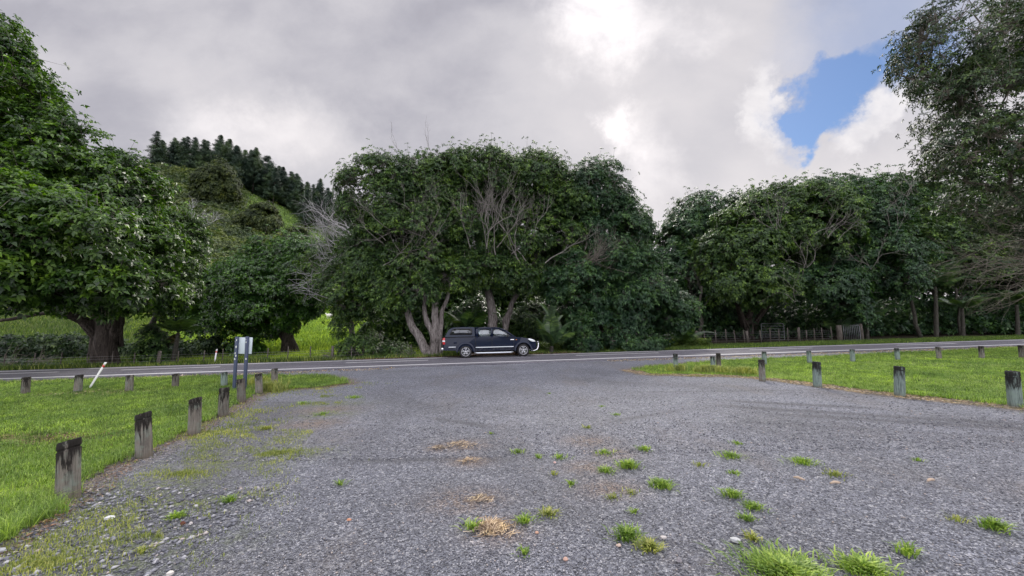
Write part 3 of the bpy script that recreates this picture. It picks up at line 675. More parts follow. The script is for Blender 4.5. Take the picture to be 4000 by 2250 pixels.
def bare_limb(mb, p0, d0, L0, r0, depth, r_, spread=.5, up=.15, kids=3, sides=4):
    k = 5; pts = [np.array(p0, float)]; d_ = unit(np.array(d0, float))
    for q in range(k-1):
        d_ = unit(d_+r_.normal(0, .16, 3)+np.array([0, 0, up*.3])); pts.append(pts[-1]+d_*L0/(k-1))
    mb.tube(pts, np.linspace(r0, r0*.55, k), sides, False)
    if depth <= 0: return
    for q in range(kids):
        i_ = 1+int(r_.random()*(k-1)) if q else k-1
        dd = unit(unit(pts[i_]-pts[i_-1])+r_.normal(0, spread, 3)+np.array([0, 0, up]))
        bare_limb(mb, pts[i_], dd, L0*(.55+.3*r_.random()), r0*.55, depth-1, r_, spread, up, kids, 3)

def limb1(lst, *a): m_ = MB(); bare_limb(m_, *a); lst.append(m_)
def own_all(lst, mat, root):
    for m_ in lst: m_.build('bare_branch', mat, root, off=tuple(root.location))
def own(o, root):
    o.data.transform(Matrix.Translation(-root.location)); o.parent = root; return o

# --- big leafy tree at the left edge, with its slimmer neighbour
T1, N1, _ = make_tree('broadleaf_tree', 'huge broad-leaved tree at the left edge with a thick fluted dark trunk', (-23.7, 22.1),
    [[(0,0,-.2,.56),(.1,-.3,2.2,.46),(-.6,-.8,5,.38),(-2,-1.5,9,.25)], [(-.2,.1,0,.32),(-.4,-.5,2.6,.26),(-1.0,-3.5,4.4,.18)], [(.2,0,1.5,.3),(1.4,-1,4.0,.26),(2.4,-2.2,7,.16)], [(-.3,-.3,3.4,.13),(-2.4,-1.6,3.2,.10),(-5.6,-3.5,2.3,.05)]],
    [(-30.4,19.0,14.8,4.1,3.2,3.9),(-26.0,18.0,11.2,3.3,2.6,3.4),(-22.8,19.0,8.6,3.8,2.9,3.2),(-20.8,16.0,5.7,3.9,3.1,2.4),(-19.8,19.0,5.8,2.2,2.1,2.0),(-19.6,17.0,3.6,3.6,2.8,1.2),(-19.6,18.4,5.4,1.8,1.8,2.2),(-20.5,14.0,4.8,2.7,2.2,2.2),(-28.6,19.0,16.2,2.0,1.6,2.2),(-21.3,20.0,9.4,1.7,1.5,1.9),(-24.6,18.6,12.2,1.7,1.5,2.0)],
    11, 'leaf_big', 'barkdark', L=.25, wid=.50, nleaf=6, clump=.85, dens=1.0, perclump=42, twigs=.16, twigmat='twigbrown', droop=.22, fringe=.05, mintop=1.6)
T2, _, _ = make_tree('broadleaf_tree', 'slim-trunked tree between the huge left tree and the small palm', (-23.0, 23.6),
    [[(0,0,-.2,.20),(.1,.1,2.5,.16),(1.0,.2,5,.12)]],
    [(-21.7,23.0,5.0,2.1,2.0,2.3),(-22.1,24.0,7.1,1.9,1.8,1.9),(-21.3,22.2,3.7,2.2,1.9,1.3)],
    12, 'leaf_big', 'bark', L=.24, wid=.48, nleaf=6, clump=.75, perclump=44, twigs=.12, mintop=1.4)
# --- round dark tree in the paddock
make_tree('round_tree', 'round dense dark-green tree standing alone in the bright paddock', (-19.9, 33.6),
    [[(0,0,-.3,.50),(-.3,0,1.6,.42),(-1.5,-.2,4,.25)], [(.9,0,-.2,.16),(.2,0,1.2,.18),(0,0,2.4,.2)], [(-.2,0,1.3,.3),(-3.5,0,3.4,.2)]],
    [(-22.6,33.0,4.3,5.7,4.4,3.9),(-18.9,33.0,5.8,2.9,2.5,3.6),(-25.6,32.0,3.1,2.7,2.0,2.2),(-21.7,34.0,8.0,3.3,2.6,2.1)],
    13, 'leaf_round', 'barkdark', L=.26, wid=.45, clump=.95, perclump=55, mintop=.2)
# --- half bare tree between the paddock and the big central tree
T4, N4, _ = make_tree('half_bare_tree', 'thin tree full of bleached bare branches left of the big central tree', (-11.6, 28.2),
    [[(0,0,-.3,.22),(-.5,0,2.5,.18),(-2,.3,5.5,.12)]],
    [(-14.6,29.0,6.3,2.3,2.2,1.6),(-12.9,28.0,4.7,2.2,1.9,2.5),(-13.8,29.0,8.0,1.9,1.5,1.6),(-11.6,27.6,2.3,1.9,1.5,1.3)],
    14, 'leaf_puriri', 'twig', L=.20, clump=.8, dens=.62, perclump=34, twigs=.3, mintop=.2)
r_ = np.random.default_rng(41); mb = []
for k in range(20):
    p0 = np.array([-11.0-2.4*r_.random(), 27.0+1.2*r_.random(), 5.2+4.2*r_.random()])
    limb1(mb, p0, (-.9+.6*r_.random(), -.25, .15+.6*r_.random()), 1.6, .034, 3, r_, .42, .10)
for k in range(5):
    limb1(mb, (-13.2, 27.2, 3.2+.5*k), (-.8, -.2, .15), 1.5, .035, 2, r_, .4, .0)
own_all(mb, M['twigpale'], T4)

# --- the big tree group behind the pickup
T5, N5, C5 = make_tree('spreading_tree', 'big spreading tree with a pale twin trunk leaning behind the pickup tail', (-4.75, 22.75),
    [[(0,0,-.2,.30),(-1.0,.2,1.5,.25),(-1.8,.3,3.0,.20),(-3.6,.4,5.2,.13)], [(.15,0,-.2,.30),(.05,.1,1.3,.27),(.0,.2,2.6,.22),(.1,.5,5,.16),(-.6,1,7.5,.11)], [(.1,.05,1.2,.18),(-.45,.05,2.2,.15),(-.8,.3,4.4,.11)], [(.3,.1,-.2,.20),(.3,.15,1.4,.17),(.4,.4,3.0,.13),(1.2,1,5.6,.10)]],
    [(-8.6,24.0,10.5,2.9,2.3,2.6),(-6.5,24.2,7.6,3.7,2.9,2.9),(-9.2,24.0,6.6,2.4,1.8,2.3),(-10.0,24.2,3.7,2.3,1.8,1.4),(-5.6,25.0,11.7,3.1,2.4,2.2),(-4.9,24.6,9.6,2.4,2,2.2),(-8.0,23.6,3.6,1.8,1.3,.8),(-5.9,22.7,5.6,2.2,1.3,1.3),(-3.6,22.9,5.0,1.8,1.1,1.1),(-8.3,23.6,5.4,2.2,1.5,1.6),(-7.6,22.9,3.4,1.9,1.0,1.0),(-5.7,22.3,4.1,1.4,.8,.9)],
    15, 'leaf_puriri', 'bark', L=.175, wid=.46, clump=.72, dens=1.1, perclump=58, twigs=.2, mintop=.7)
T6, N6, C6 = make_tree('spreading_tree', 'tallest dome-crowned tree straight behind the pickup cab', (-1.3, 25.6),
    [[(0,0,-.3,.38),(0,0,2.2,.32),(-.6,.2,5,.24),(-1.4,.3,8.5,.15)], [(.5,.6,-.2,.24),(.8,.9,2.2,.20),(1.9,1.0,4.6,.16),(2.4,.9,8.5,.12)]],
    [(-2.5,26.0,12.2,4.0,3.1,2.2),(1.2,26.0,12.1,3.7,2.7,2.2),(-2.5,26.2,7.9,4.4,3.4,2.8),(1.4,26.2,8.0,3.9,3.1,3.1),(-1.0,24.6,5.2,2.8,2.0,1.2),(3.6,26.4,10.6,2.6,2.2,2.2)],
    16, 'leaf_puriri', 'bark', L=.175, wid=.46, clump=.72, dens=1.1, perclump=58, twigs=.22, mintop=1.6)
T7, N7, C7 = make_tree('spreading_tree', 'dark dense tree whose foliage falls to the ground right of the pickup', (6.2, 27.4),
    [[(0,0,-.3,.40),(.2,0,2.4,.34),(.4,.1,6,.24),(.3,0,9,.15)], [(-.6,0,0,.26),(-2.2,-.4,3,.2)]],
    [(5.7,27.0,11.3,3.5,2.9,2.4),(6.9,26.2,7.9,3.3,2.7,3.1),(4.6,25.4,4.6,3.0,2.2,2.2),(8.4,25.4,4.4,2.8,2.2,3.0),(8.9,27.0,9.4,1.6,1.4,2.1),(5.8,25.4,2.0,3.4,1.7,1.3),(11.0,26.2,2.8,2.0,1.5,1.7)],
    17, 'leaf_cool', 'barkdark', L=.185, wid=.46, clump=.76, dens=1.05, perclump=60, twigs=.08)
r_ = np.random.default_rng(5); mb = []
for k in range(17):                                  # dead grey spray standing out of the crown
    p0 = np.array([-3.4+5.6*r_.random(), 22.9+.9*r_.random(), 5.6+2.6*r_.random()])
    limb1(mb, p0, (r_.normal(0, .6), -.15, .9), 1.9, .034, 3, r_, .50, .22)
for k in range(26):
    c_ = C6[int(r_.random()*len(C6))]
    if c_[2] < 12: continue
    limb1(mb, c_, (r_.normal(0, .3), 0, 1), 1.1, .016, 2, r_, .3, .4)
own_all(mb, M['twig'], T6)
mb = []
for k in range(16):
    p0 = np.array([-8.6+4.2*r_.random(), 21.6+.8*r_.random(), 5.2+2.6*r_.random()])
    limb1(mb, p0, (r_.normal(-.2, .5), -.1, .2+r_.normal(0, .5)), 1.5, .020, 3, r_, .45, .05)
for k in range(20):
    c_ = C5[int(r_.random()*len(C5))]
    if c_[2] > 10.5: limb1(mb, c_, (r_.normal(0, .3), 0, 1), 1.3, .018, 2, r_, .3, .4)
own_all(mb, M['twig'], T5)
mb = []
for k in range(16):
    p0 = np.array([3.4+1.5*r_.random(), 23.6+.5*r_.random(), 4.2+1.6*r_.random()])
    limb1(mb, p0, (.75+.3*r_.random(), -.15, .35+.4*r_.random()), 1.7, .028, 2, r_, .32, .1)
own_all(mb, M['twigbrown'], T7)

# --- forest edge to the right
FG = 'broad trees of the forest edge on the right'
make_tree('forest_tree', 'round-topped tree set back in the dip right of the central trees', (19.5, 40.5),
    [[(0,0,-.3,.4),(0,0,5,.3),(1,0,10,.2)]], [(22.7,42.0,14.0,4.7,3.9,3.4),(17.9,40.0,10.6,3.4,2.7,3.6),(18.6,38.5,6.7,4.1,3.0,4.2)],
    21, 'leaf_cool', 'barkdark', L=.30, wid=.5, clump=1.25, perclump=56, twigs=.08, group=FG)
T9, N9, C9 = make_tree('forest_tree', 'olive-green wide forest tree with dead forked branches above the wire fence', (23.0, 36.5),
    [[(0,0,-.3,.4),(.4,0,4,.32),(2,0,8,.2)], [(-.2,0,1,.25),(-1.5,-1,4,.2)], [(.4,.2,1,.25),(3,-.6,5,.2)]],
    [(27.7,36.0,11.8,6.7,5.0,4.4),(21.3,34.4,8.6,4.3,3.2,4.0),(21.4,33.0,5.2,4.8,3.0,1.7)],
    22, 'leaf_puriri', 'barkdark', L=.27, wid=.48, clump=1.1, perclump=56, twigs=.12, group=FG, mintop=1.6)
T10, N10, C10 = make_tree('forest_tree', 'dark forest tree with low drooping boughs beside the metal gate', (31.5, 37.5),
    [[(0,0,-.3,.45),(.4,0,4,.34),(2,0,9,.2)], [(0,0,1,.3),(-2,-1.5,5,.2)]],
    [(35.7,39.0,14.2,6.9,5.4,3.7),(34.6,35.4,8.4,5.4,3.8,4.3),(28.6,33.4,5.6,4.0,2.6,2.0),(29.6,33.0,3.4,1.8,1.2,1.6)],
    23, 'leaf_cool', 'barkdark', L=.28, wid=.48, clump=1.15, perclump=54, twigs=.10, group=FG, mintop=1.0)
make_tree('forest_tree', 'tall broad forest tree rising behind the overhanging tree at the right edge', (45.5, 40),
    [[(0,0,-.3,.5),(.4,0,5,.4),(1,0,10,.25)]], [(49.1,42.0,15.2,7.8,6.0,4.3),(45.0,38.4,9.2,6.8,4.4,4.2),(53.5,38.4,10.8,6.1,4.4,5.0)],
    24, 'leaf_puriri', 'barkdark', L=.30, wid=.5, clump=1.3, perclump=54, twigs=.08, group=FG, mintop=3.2)
r_ = np.random.default_rng(9); mb = []
for (x, y, z, n, dx) in [(21.4,29.2,9.6,5,-.3),(26.5,30.0,9.3,6,.2),(24.5,29.8,6.6,4,-.2),(23.0,29.6,4.2,3,-.3)]:
    for k in range(n): limb1(mb, (x+r_.normal(0, .4), y+.4, z+r_.normal(0, .3)), (dx+r_.normal(0, .4), -.2, .55), 1.5, .024, 2, r_, .4, .1)
own_all(mb, M['twig'], T9)
mb = []
for (x, y, z, n, dx) in [(37.0,33.6,13.6,4,-.2),(31.6,32.2,6.6,4,-.3),(40,33,13.2,4,.3),(33.5,31.8,10,3,-.2)]:
    for k in range(n): limb1(mb, (x+r_.normal(0, .4), y, z+r_.normal(0, .3)), (dx+r_.normal(0, .4), -.2, .55), 1.5, .024, 2, r_, .4, .1)
own_all(mb, M['twig'], T10)
# second rank, seen only through gaps: copies share their meshes
deep, _, _ = make_tree('forest_tree', 'dim tree standing deeper in the forest behind the roadside trees', (14, 47),
    [[(0,0,-.3,.35),(0,0,4,.28),(.5,0,8,.18)]], [(14,47,8.5,5.5,4,3.6),(11,46,5.5,4,3,3),(17.5,46,5.0,4,3,3.2)],
    31, 'leaf_cool', 'barkdark', L=.42, wid=.55, clump=1.5, perclump=34, twigs=.03, nleaf=6, group='dim trees deeper in the forest', mintop=.4)
for (x, y, rz, s) in [(30,50,1.2,1.0),(44,52,2.5,1.1),(60,46,.4,1.15),(3,42,1.9,.95),(-8,44,2.9,.85),(24,47,4.0,.95),(72,44,1.0,1.2),(54,52,3,1.2)]:
    c = copy_tree(deep); c.location = (x, y, gz(x, y)); c.rotation_euler.z = rz; c.scale = (s, s, s)

# --- overhanging tree at the right edge
T13, N13, C13 = make_tree('overhanging_tree', 'small-leaved tree reaching in from the right edge over the lawn', (28.5, 17.5),
    [[(0,0,-.3,.45),(-.5,-.3,3,.38),(-2.5,-1,7,.28),(-4,-1.4,11,.18)], [(-.3,0,1.5,.28),(-3,-1,4.5,.22),(-6,-2,6.5,.13)], [(0,0,2.5,.3),(-1,-1,8,.25),(-2,-1,13,.18)]],
    [(20.7,15.5,14.0,3.0,2.6,2.3),(22.4,15.5,11.1,3.9,3.2,2.5),(20.2,15.0,9.0,2.9,2.7,1.4),(25.8,16.0,15.3,3.1,2.5,2.7),(23.6,15.5,7.2,3.2,3.0,1.5),(24.3,15.5,5.4,2.6,2.5,1.0)],
    18, 'leaf_small', 'twigbrown', L=.16, wid=.42, nleaf=6, clump=.60, dens=.72, perclump=24, twigs=.35, twigmat='twigbrown', limb=.085, flat=.42, tipup=.35, mintop=2.2, fringe=.14)
r_ = np.random.default_rng(77); mb = []
for k in range(46):
    p0 = np.array([22.3+3.4*r_.random(), 14.4+2.0*r_.random(), 3.7+2.6*r_.random()])
    limb1(mb, p0, (-1, -.1+r_.normal(0, .25), -.12+r_.normal(0, .18)), 1.7, .022, 3, r_, .30, .02)
own_all(mb, M['twigbrown'], T13)

# --- shrubs and undergrowth
def shrub(name, label, x, y, r, h, seed, leaf='leaf_puriri', L=.16, group=None, per=50, clump=.4, cat='shrub'):
    z = gz(x, y); return make_tree(name, label, (x, y), [[(0,0,-.1,.05),(.1,0,h*.4,.04),(0,0,h*.7,.02)], [(.05,0,0,.04),(-r*.3,0,h*.5,.02)]],
        [(x, y, z+h*.5, r, r*.8, h*.5), (x+r*.5, y, z+h*.35, r*.6, r*.5, h*.35)], seed, leaf, 'twig', L=L, clump=clump, perclump=per, group=group, cat=cat, mintop=-.3, twigs=.06, limb=.05)[0]
shrub('shrub', 'pale yellow-green shrub glimpsed between the trunks behind the pickup canopy', -2.9, 29.5, 2.0, 4.2, 51, 'leaf_round', .22, clump=.6, per=36)
shrub('shrub', 'dim bush behind the pickup, right of the dark central trunk', 1.8, 30.2, 2.2, 3.6, 52, 'leaf_puriri', .22, clump=.6, per=36)
shrub('shrub', 'spindly dark shrub at the roadside left of the pale twin trunk', -9.4, 23.6, 1.5, 1.9, 53, 'leaf_puriri', .14, per=26)
shrub('shrub', 'low straggly bush on the bank just left of the twin trunk', -7.2, 23.4, 1.1, 1.3, 54, 'leaf_puriri', .13, per=22)
shrub('shrub', 'low dark shrub on the verge right of the pickup nose', 4.6, 24.2, 1.2, .9, 55, 'leaf_cool', .13, per=30)
shrub('shrub', 'wide low shrub under the skirt of the dark dense tree', 8.2, 24.9, 2.2, .9, 56, 'leaf_cool', .13, per=30)
shrub('shrub', 'large-leaved bush at the foot of the round paddock tree', -21.6, 30.6, 1.3, 1.5, 57, 'leaf_round', .3, per=16)
shrub('shrub', 'dark leafy sapling beside the huge left trunk', -21.9, 22.9, .8, 2.6, 58, 'leaf_puriri', .20, per=30)
def tangle(x, y, r, h, seed, label, mat='twigbrown'):
    r2 = np.random.default_rng(seed); mb = MB()
    for k in range(46):
        an = r2.random()*6.28; p0 = (x+math.cos(an)*r*.5*r2.random(), y+math.sin(an)*.5*r*r2.random(), gz(x, y)-.03+r2.random()*h*.4)
        bare_limb(mb, p0, (math.cos(an), math.sin(an), .7*r2.random()), r*.7, .016, 1, r2, .8, -.12)
    return tag(mb.build('brush_pile', M[mat]), label, 'brush pile')
tangle(-27.8, 20.9, 1.6, 1.4, 61, 'tangle of dead brown vines at the far left roadside')
tangle(-10.6, 23.3, 1.2, .7, 62, 'low heap of dry bracken on the bank left of the twin trunk')
tangle(-6.0, 22.6, .8, .5, 63, 'small heap of dead palm litter at the foot of the twin trunk')

def mass(name, n, fx, zf, L, mat, label, wid=.5):
    r2 = np.random.default_rng(n); x, y = fx(n); z = G(x, y)+zf(x, y, r2); c_ = np.stack([x, y, z], -1)
    ax = unit(r2.normal(0, .5, (len(x), 3))+np.array([0, -.25, .8])); mb = MB(); add_leaves(mb, rosettes(c_, ax, L, 6, wid, r2, .3))
    return tag(mb.build(name, M[mat]), label, 'undergrowth', kind='stuff')
def wood(n):
    y = 34+12*rng.random(n); x = rng.uniform(8, 80, n); return x, y
mass('undergrowth', 16000, lambda n: (rng.uniform(9, 76, n), rng.uniform(36, 44, n)), lambda x, y, r2: (.3+4.4*r2.random(len(x)))*(.7+.3*wob_(x, y, .12)), .34, 'leaf_cool', 'dim understorey filling the forest floor on the right')
mass('undergrowth', 7000, along(1.5, 16, 6.9, 9.0), lambda x, y, r2: .55*r2.random(len(x)), .14, 'grassdark', 'ragged low undergrowth under the dark dense tree')
mass('undergrowth', 22000, lambda n: (rng.uniform(-14, 9, n), rng.uniform(34.5, 38, n)), lambda x, y, r2: (.2+6.4*r2.random(len(x)))*(.8+.2*wob_(x, y, .25))*np.clip((x+17)/7, .3, 1), .32, 'leaf_puriri', 'pale scrub seen through the gaps between central trunks')
mass('undergrowth', 9000, lambda n: (rng.uniform(-46, -24, n), rng.uniform(27, 33, n)), lambda x, y, r2: (.1+2.4*r2.random(len(x)))*(.6+.4*wob_(x, y, .2)), .26, 'leaf_small', 'tall olive scrub behind the fence under the left tree')

mass('undergrowth', 5000, lambda n: (rng.uniform(-40, -25.5, n), rng.uniform(20.8, 23.2, n)+(rng.random(n)-.5)), lambda x, y, r2: (.05+1.2*r2.random(len(x)))*(.5+.5*wob_(x, y, .5))*np.clip((-25-x)/4, .1, 1), .16, 'leaf_small', 'dark brush along the far left road edge')
mass('undergrowth', 5200, along(-14, -5.2, 5.6, 7.6), lambda x, y, r2: (.05+.5*r2.random(len(x)))*(.5+.5*wob_(x, y, .9)), .13, 'leaf_puriri', 'low mixed brush on the bank left of the twin trunk')
# --- nikau-like palms
def frond_mesh():
    mb = MB(); n = 11; t = np.linspace(0, 1, n); px_ = 2.3*t; pz = 1.15*t-1.25*t**2.4
    pts = np.stack([px_, 0*t, pz], -1); mb.tube(pts, np.linspace(.035, .006, n), 4)
    for k in range(46):
        u = .10+.88*k/45; x = 2.3*u; z = 1.15*u-1.25*u**2.4; l = .62*math.sin(min(1, u*1.25+.12)*math.pi*.92)+.10
        for s in (-1, 1):
            b = np.array([x, 0, z]); tip = b+np.array([.32*l, s*l*.80, .05-.42*l]); w_ = np.array([.022, 0, 0.004]); m_ = (b+tip)/2+np.array([0, 0, .09*l])
            mb.add([b-w_, b+w_, m_+w_*1.25, m_-w_*1.25, tip], [[0, 1, 2, 3]], [[3, 2, 4]])
    return mb.mesh('frond', M['frond'])
FR = frond_mesh(); FD = FR.copy(); FD.materials.clear(); FD.materials.append(M['deadfrond'])
def palm(label, x, y, h, n, s, seed, dead=2, up=.9, group=None):
    r2 = random.Random(seed); z = gz(x, y); root = empty('palm', (x, y, z)); tag(root, label, 'palm', group)
    if h > .15:
        mb = MB(); k = 14; zz = np.linspace(-.1, h, k); mb.tube(np.stack([.10*h*np.sin(zz/h*1.2), 0*zz, zz], -1), np.linspace(.15, .10, k)*s**.5*(1+.04*np.cos(np.arange(k)*math.pi)), 9); mb.build('trunk', M['trunkpalm'], root, True)
    topx = .10*h*math.sin(1.2)
    for q in range(n+dead):
        o = bpy.data.objects.new('frond', FD if q >= n else FR); C.objects.link(o); o.parent = root; o.location = (topx, 0, h)
        tilt = -(.15+up*(1-q/max(1, n))) if q < n else .75+.3*r2.random()
        o.rotation_euler = Euler((r2.uniform(-.3, .3), tilt, q*2.39996+r2.uniform(-.2, .2)), 'XYZ'); k_ = s*r2.uniform(.8, 1.1); o.scale = (k_, k_, k_)
        if q >= n: o['label'] = 'dead drooping frond'
    return root
palm('small palm with drooping fronds right of the huge left trunk', -20.6, 22.9, 2.1, 9, .85, 1, 1, .5)
palm('young palm with tall upright fronds just ahead of the pickup nose', 2.4, 23.1, .45, 9, 1.15, 2, 0, 1.35)
palm('palm glimpsed between twin trunk and pickup canopy', -3.4, 26.6, 1.6, 8, 1.1, 3, 1, .9)
palm('low palm in the dark just left of the wire fence', 12.4, 27.6, .3, 8, 1.0, 4, 3, .5)
palm('tall palm high in the shade under the right edge tree', 38.0, 33.6, 4.6, 11, 1.35, 5, 0, .7)
palm('bushy palm between the metal gate and the leaning palm trunk', 31.6, 33.4, 1.5, 10, 1.2, 6, 0, .8)
palm('palm with pale drooping fronds right of the leaning trunk', 41.5, 34.5, 2.6, 9, 1.1, 7, 0, .4)
palm('stout palm near the right edge of the forest', 47.5, 35.2, 2.9, 9, 1.3, 8, 0, .7)
palm('palm sapling in the shade just right of the metal gate', 28.9, 33.0, .7, 8, 1.0, 9, 0, .7)
# bare leaning trunks at the forest edge
for (x, y, dx, h, r0, lab) in [(37.4,34.3,-.9,5.5,.16,'pale slim trunk leaning left at the dark forest edge'),(56.5,41.5,-.3,6,.30,'stout trunk standing in shade at the far right forest edge'),(43.0,35.9,.1,4.6,.13,'thin upright trunk between two shaded palms'),(16.6,33.2,.4,5,.16,'thin dark trunk behind the left end of the wire fence')]:
    z = gz(x, y); root = empty('tree_trunk', (x, y, z)); tag(root, lab, 'tree trunk'); mb = MB()
    mb.tube(wiggle(np.array([0,0,-.2]), np.array([dx, 0, h]), 9, .02, rng), np.linspace(r0, r0*.6, 9), 9)
    for k in range(5): bare_limb(mb, (dx*.8, 0, h*(.6+.08*k)), (rng.normal(0, .8), -.2, .5), 1.6, .035, 2, rng, .4, .1)
    mb.build('trunk', M['trunkpalm'], root, True)

# ------------------------------------------------------------------ hill: pines, scrub, dark conifers
def pine_mesh(seed, H=19, full=.12, sparse=1.0):
    r2 = np.random.default_rng(seed); tr = MB(); tr.tube([[0,0,-.5],[.1,.1,H*.5],[0,0,H]], [.28,.16,.03], 6)
    P_, A_ = [], []
    nz = 26
    for k in range(nz):
        u = k/(nz-1); z = H*(full+(1-full)*u); Lb = (1-u)**.70*4.0*(.6+.7*r2.random())+.3
        if r2.random() > sparse: continue
        for q in range(6):
            an = r2.random()*6.28; Lq = Lb*(.6+.55*r2.random()); t = np.linspace(.15, 1, max(4, int(Lq*4.5)))
            x = np.cos(an)*Lq*t; y = np.sin(an)*Lq*t; zz = z+Lq*(.45*t**1.6-.32*t)
            tr.tube([[0,0,z],[x[-1]*.5,y[-1]*.5,z-.05*Lq],[x[-1],y[-1],zz[-1]]], [.05,.03,.01], 3, False)
            P_.append(np.stack([x, y, zz], -1)+r2.normal(0, .10, (len(t), 3))); A_.append(np.repeat([[np.cos(an)*.5, np.sin(an)*.5, .8]], len(t), 0))
    P_ = np.concatenate(P_); A_ = unit(np.concatenate(A_)); fb = MB(); add_leaves(fb, rosettes(P_, A_, .75, 7, .16, r2, .05, .25))
    return tr.mesh('trunk', M['barkdark']), fb.mesh('foliage', M['pine'])
PM = [pine_mesh(3), pine_mesh(4, 17, .2), pine_mesh(5, 21, .25), pine_mesh(6, 18, .10)]
PS = pine_mesh(8, 20, .62, .55)
k = 0; r2 = random.Random(4)
def place_pine(x, y, pm, s, lab, grp):
    z = gz(x, y); root = empty('pine_tree', (x, y, z-.3), r2.random()*6.28); tag(root, lab, 'pine tree', grp)
    for n_, me in zip(('trunk', 'crown'), pm):
        o = bpy.data.objects.new(n_, me); C.objects.link(o); o.parent = root
    root.scale = (s*r2.uniform(.9, 1.15), s*r2.uniform(.9, 1.15), s)
for row, (yy0, stepx) in enumerate([(156, 4.6), (163, 3.2), (170, 3.2), (178, 3.4), (187, 3.8), (197, 4.6)]):
    x = -205
    while x < -62:
        x += stepx*r2.uniform(.7, 1.35); t = x/yy0
        if t < -.99 or t > -.30: continue
        # lower edge of the plantation climbs to the left
        if row < 2 and t < -.84: continue
        if row == 0 and -.74 < t < -.56: continue
        place_pine(x, yy0+r2.uniform(-4, 4)-(6 if t > -.60 else 0), PM[r2.randrange(4)], r2.uniform(.78, 1.10)*(.9 if t > -.55 else 1), 'dark conical pine in the plantation along the hill ridge', 'pines along the hill ridge')
place_pine(-133.5, 186, PS, 1.28, 'spindly taller pine with a tufted top on the ridge skyline, left of its twin', None)
place_pine(-127.5, 186, PS, 1.30, 'spindly taller pine with a flat tufted top on the ridge skyline, right of its twin', None)
def hill_tree(label, x, y, r, h, seed, leaf='totara'):
    z = gz(x, y); return make_tree('hill_tree', label, (x, y), [[(0,0,-.5,.4),(0,0,h*.5,.3),(0,0,h*.8,.1)]],
        [(x, y, z+h*.48, r, r*.8, h*.50), (x-r*.55, y-1, z+h*.34, r*.6, r*.5, h*.34), (x+r*.55, y-1, z+h*.32, r*.6, r*.5, h*.3)], seed, leaf, 'barkdark', L=.8, wid=.35, clump=1.7, perclump=42, mintop=-.5, twigs=0, limb=.2, nleaf=6, inner=.05)
hill_tree('large dark conifer clump high on the scrubby hillside', -107, 131, 7.6, 15.5, 71)
hill_tree('smaller dark bushy conifer lower right on the hillside beside the grass', -80.5, 116, 6.2, 9.5, 72)
hill_tree('dark rounded bush at the foot of the grassy hill slope', -66, 112, 4.2, 8, 73)
def hillbush(n):
    y = 52+112*rng.random(n)**.8; t = -1.3+rng.random(n)*.80; return t*y, y
bx_, by_ = hillbush(2400)
tt = bx_/by_; kp = ~((tt > -.74) & (tt < -.50) & (by_ > 122)) & ~((by_ < 75) & (tt > -.62)) & ~((tt > -.60) & (by_ < 88))
bx_, by_ = bx_[kp], by_[kp]; br = (.9+1.5*rng.random(len(bx_)))*(.6+by_/160)
num = (26*np.ones(len(bx_))).astype(int); idx = np.repeat(np.arange(len(bx_)), num)
dr = unit(rng.normal(0, 1, (len(idx), 3))); dr[:, 2] = np.abs(dr[:, 2])
pos = np.stack([bx_, by_, G(bx_, by_)], -1)[idx]+dr*br[idx][:, None]*np.array([1, 1, .9])
mb = MB(); add_leaves(mb, rosettes(pos, unit(dr+np.array([0, 0, .5])), .62, 6, .5, rng, .1))
tag(mb.build('hill_scrub', M['scrub']), 'grey-green scrub covering the hillside below the pines', 'scrub', kind='stuff')
for (x, y, h, lab, sd) in [(-54, 62, 4.6, 'bleached dead shrub on the hillside above the round tree', 81), (-90, 103, 8, 'bare white dead tree at the left edge of the hillside scrub', 82), (-47,60,4,'pale dead branches beside the bleached shrub on the hillside',83)]:
    mb = MB(); q = np.random.default_rng(sd)
    for k in range(5): bare_limb(mb, (x, y, gz(x, y)-.2), (q.normal(0, .5), q.normal(0, .3), 1), h*.55, .13, 3, q, .45, .1)
    tag(mb.build('dead_tree', M['twigpale']), lab, 'dead tree')

# ------------------------------------------------------------------ bollards
def bollard(x, y, h, mat, label, group, lean=(0, 0), d=.17, seed=0, slant=.0):
    r2 = np.random.default_rng(seed); k = 26; mb = MB(); a_ = np.arange(k)*2*math.pi/k; R0 = d/2
    fl = 1+.025*np.sin(a_*3+seed)+.018*np.sin(a_*7+seed*2)
    zs = [-.12, 0, h*.25, h*.5, h*.72, h-.092, h-.088, h-.072, h-.068, h-.035, h-.012, h]
    rs = [1.02, 1.0, 1.0, .985, .98, .985, .90, .90, .99, .99, .965, .90]
    V = []
    for z, r in zip(zs, rs):
        j = 1+.012*r2.normal(0, 1, k)*(z > h*.6); zz = z+slant*np.cos(a_)*R0*(z > h*.8)+(z >= h-.013)*r2.normal(0, .004, k)
        V.append(np.stack([np.cos(a_)*R0*r*fl*j, np.sin(a_)*R0*r*fl*j, np.broadcast_to(zz, a_.shape)], -1))
    V = np.array(V); n = len(zs); i = np.arange(n-1)[:, None]*k; j = np.arange(k)[None]; j2 = (j+1) % k
    mb.add(V, np.stack([i+j, i+j2, i+k+j2, i+k+j], -1).reshape(-1, 4))
    mb.add(np.concatenate([V[-1], [[0, 0, h+.004]]]), None, [[q, (q+1) % k, k] for q in range(k)])
    o = mb.build('bollard', M[mat], None, True); o.data.set_sharp_from_angle(angle=R(40)) if hasattr(o.data, 'set_sharp_from_angle') else None
    o.location = (x, y, gz(x, y)); o.rotation_euler = (lean[1], lean[0], r2.random()*6.28 if slant == 0 else 0)
    # material measures stain height from the ground: heads differ, so scale is left at one
    return tag(o, label, 'bollard', group)
gl = 'timber bollards of the left lawn'; gr = 'timber bollards of the right lawn'
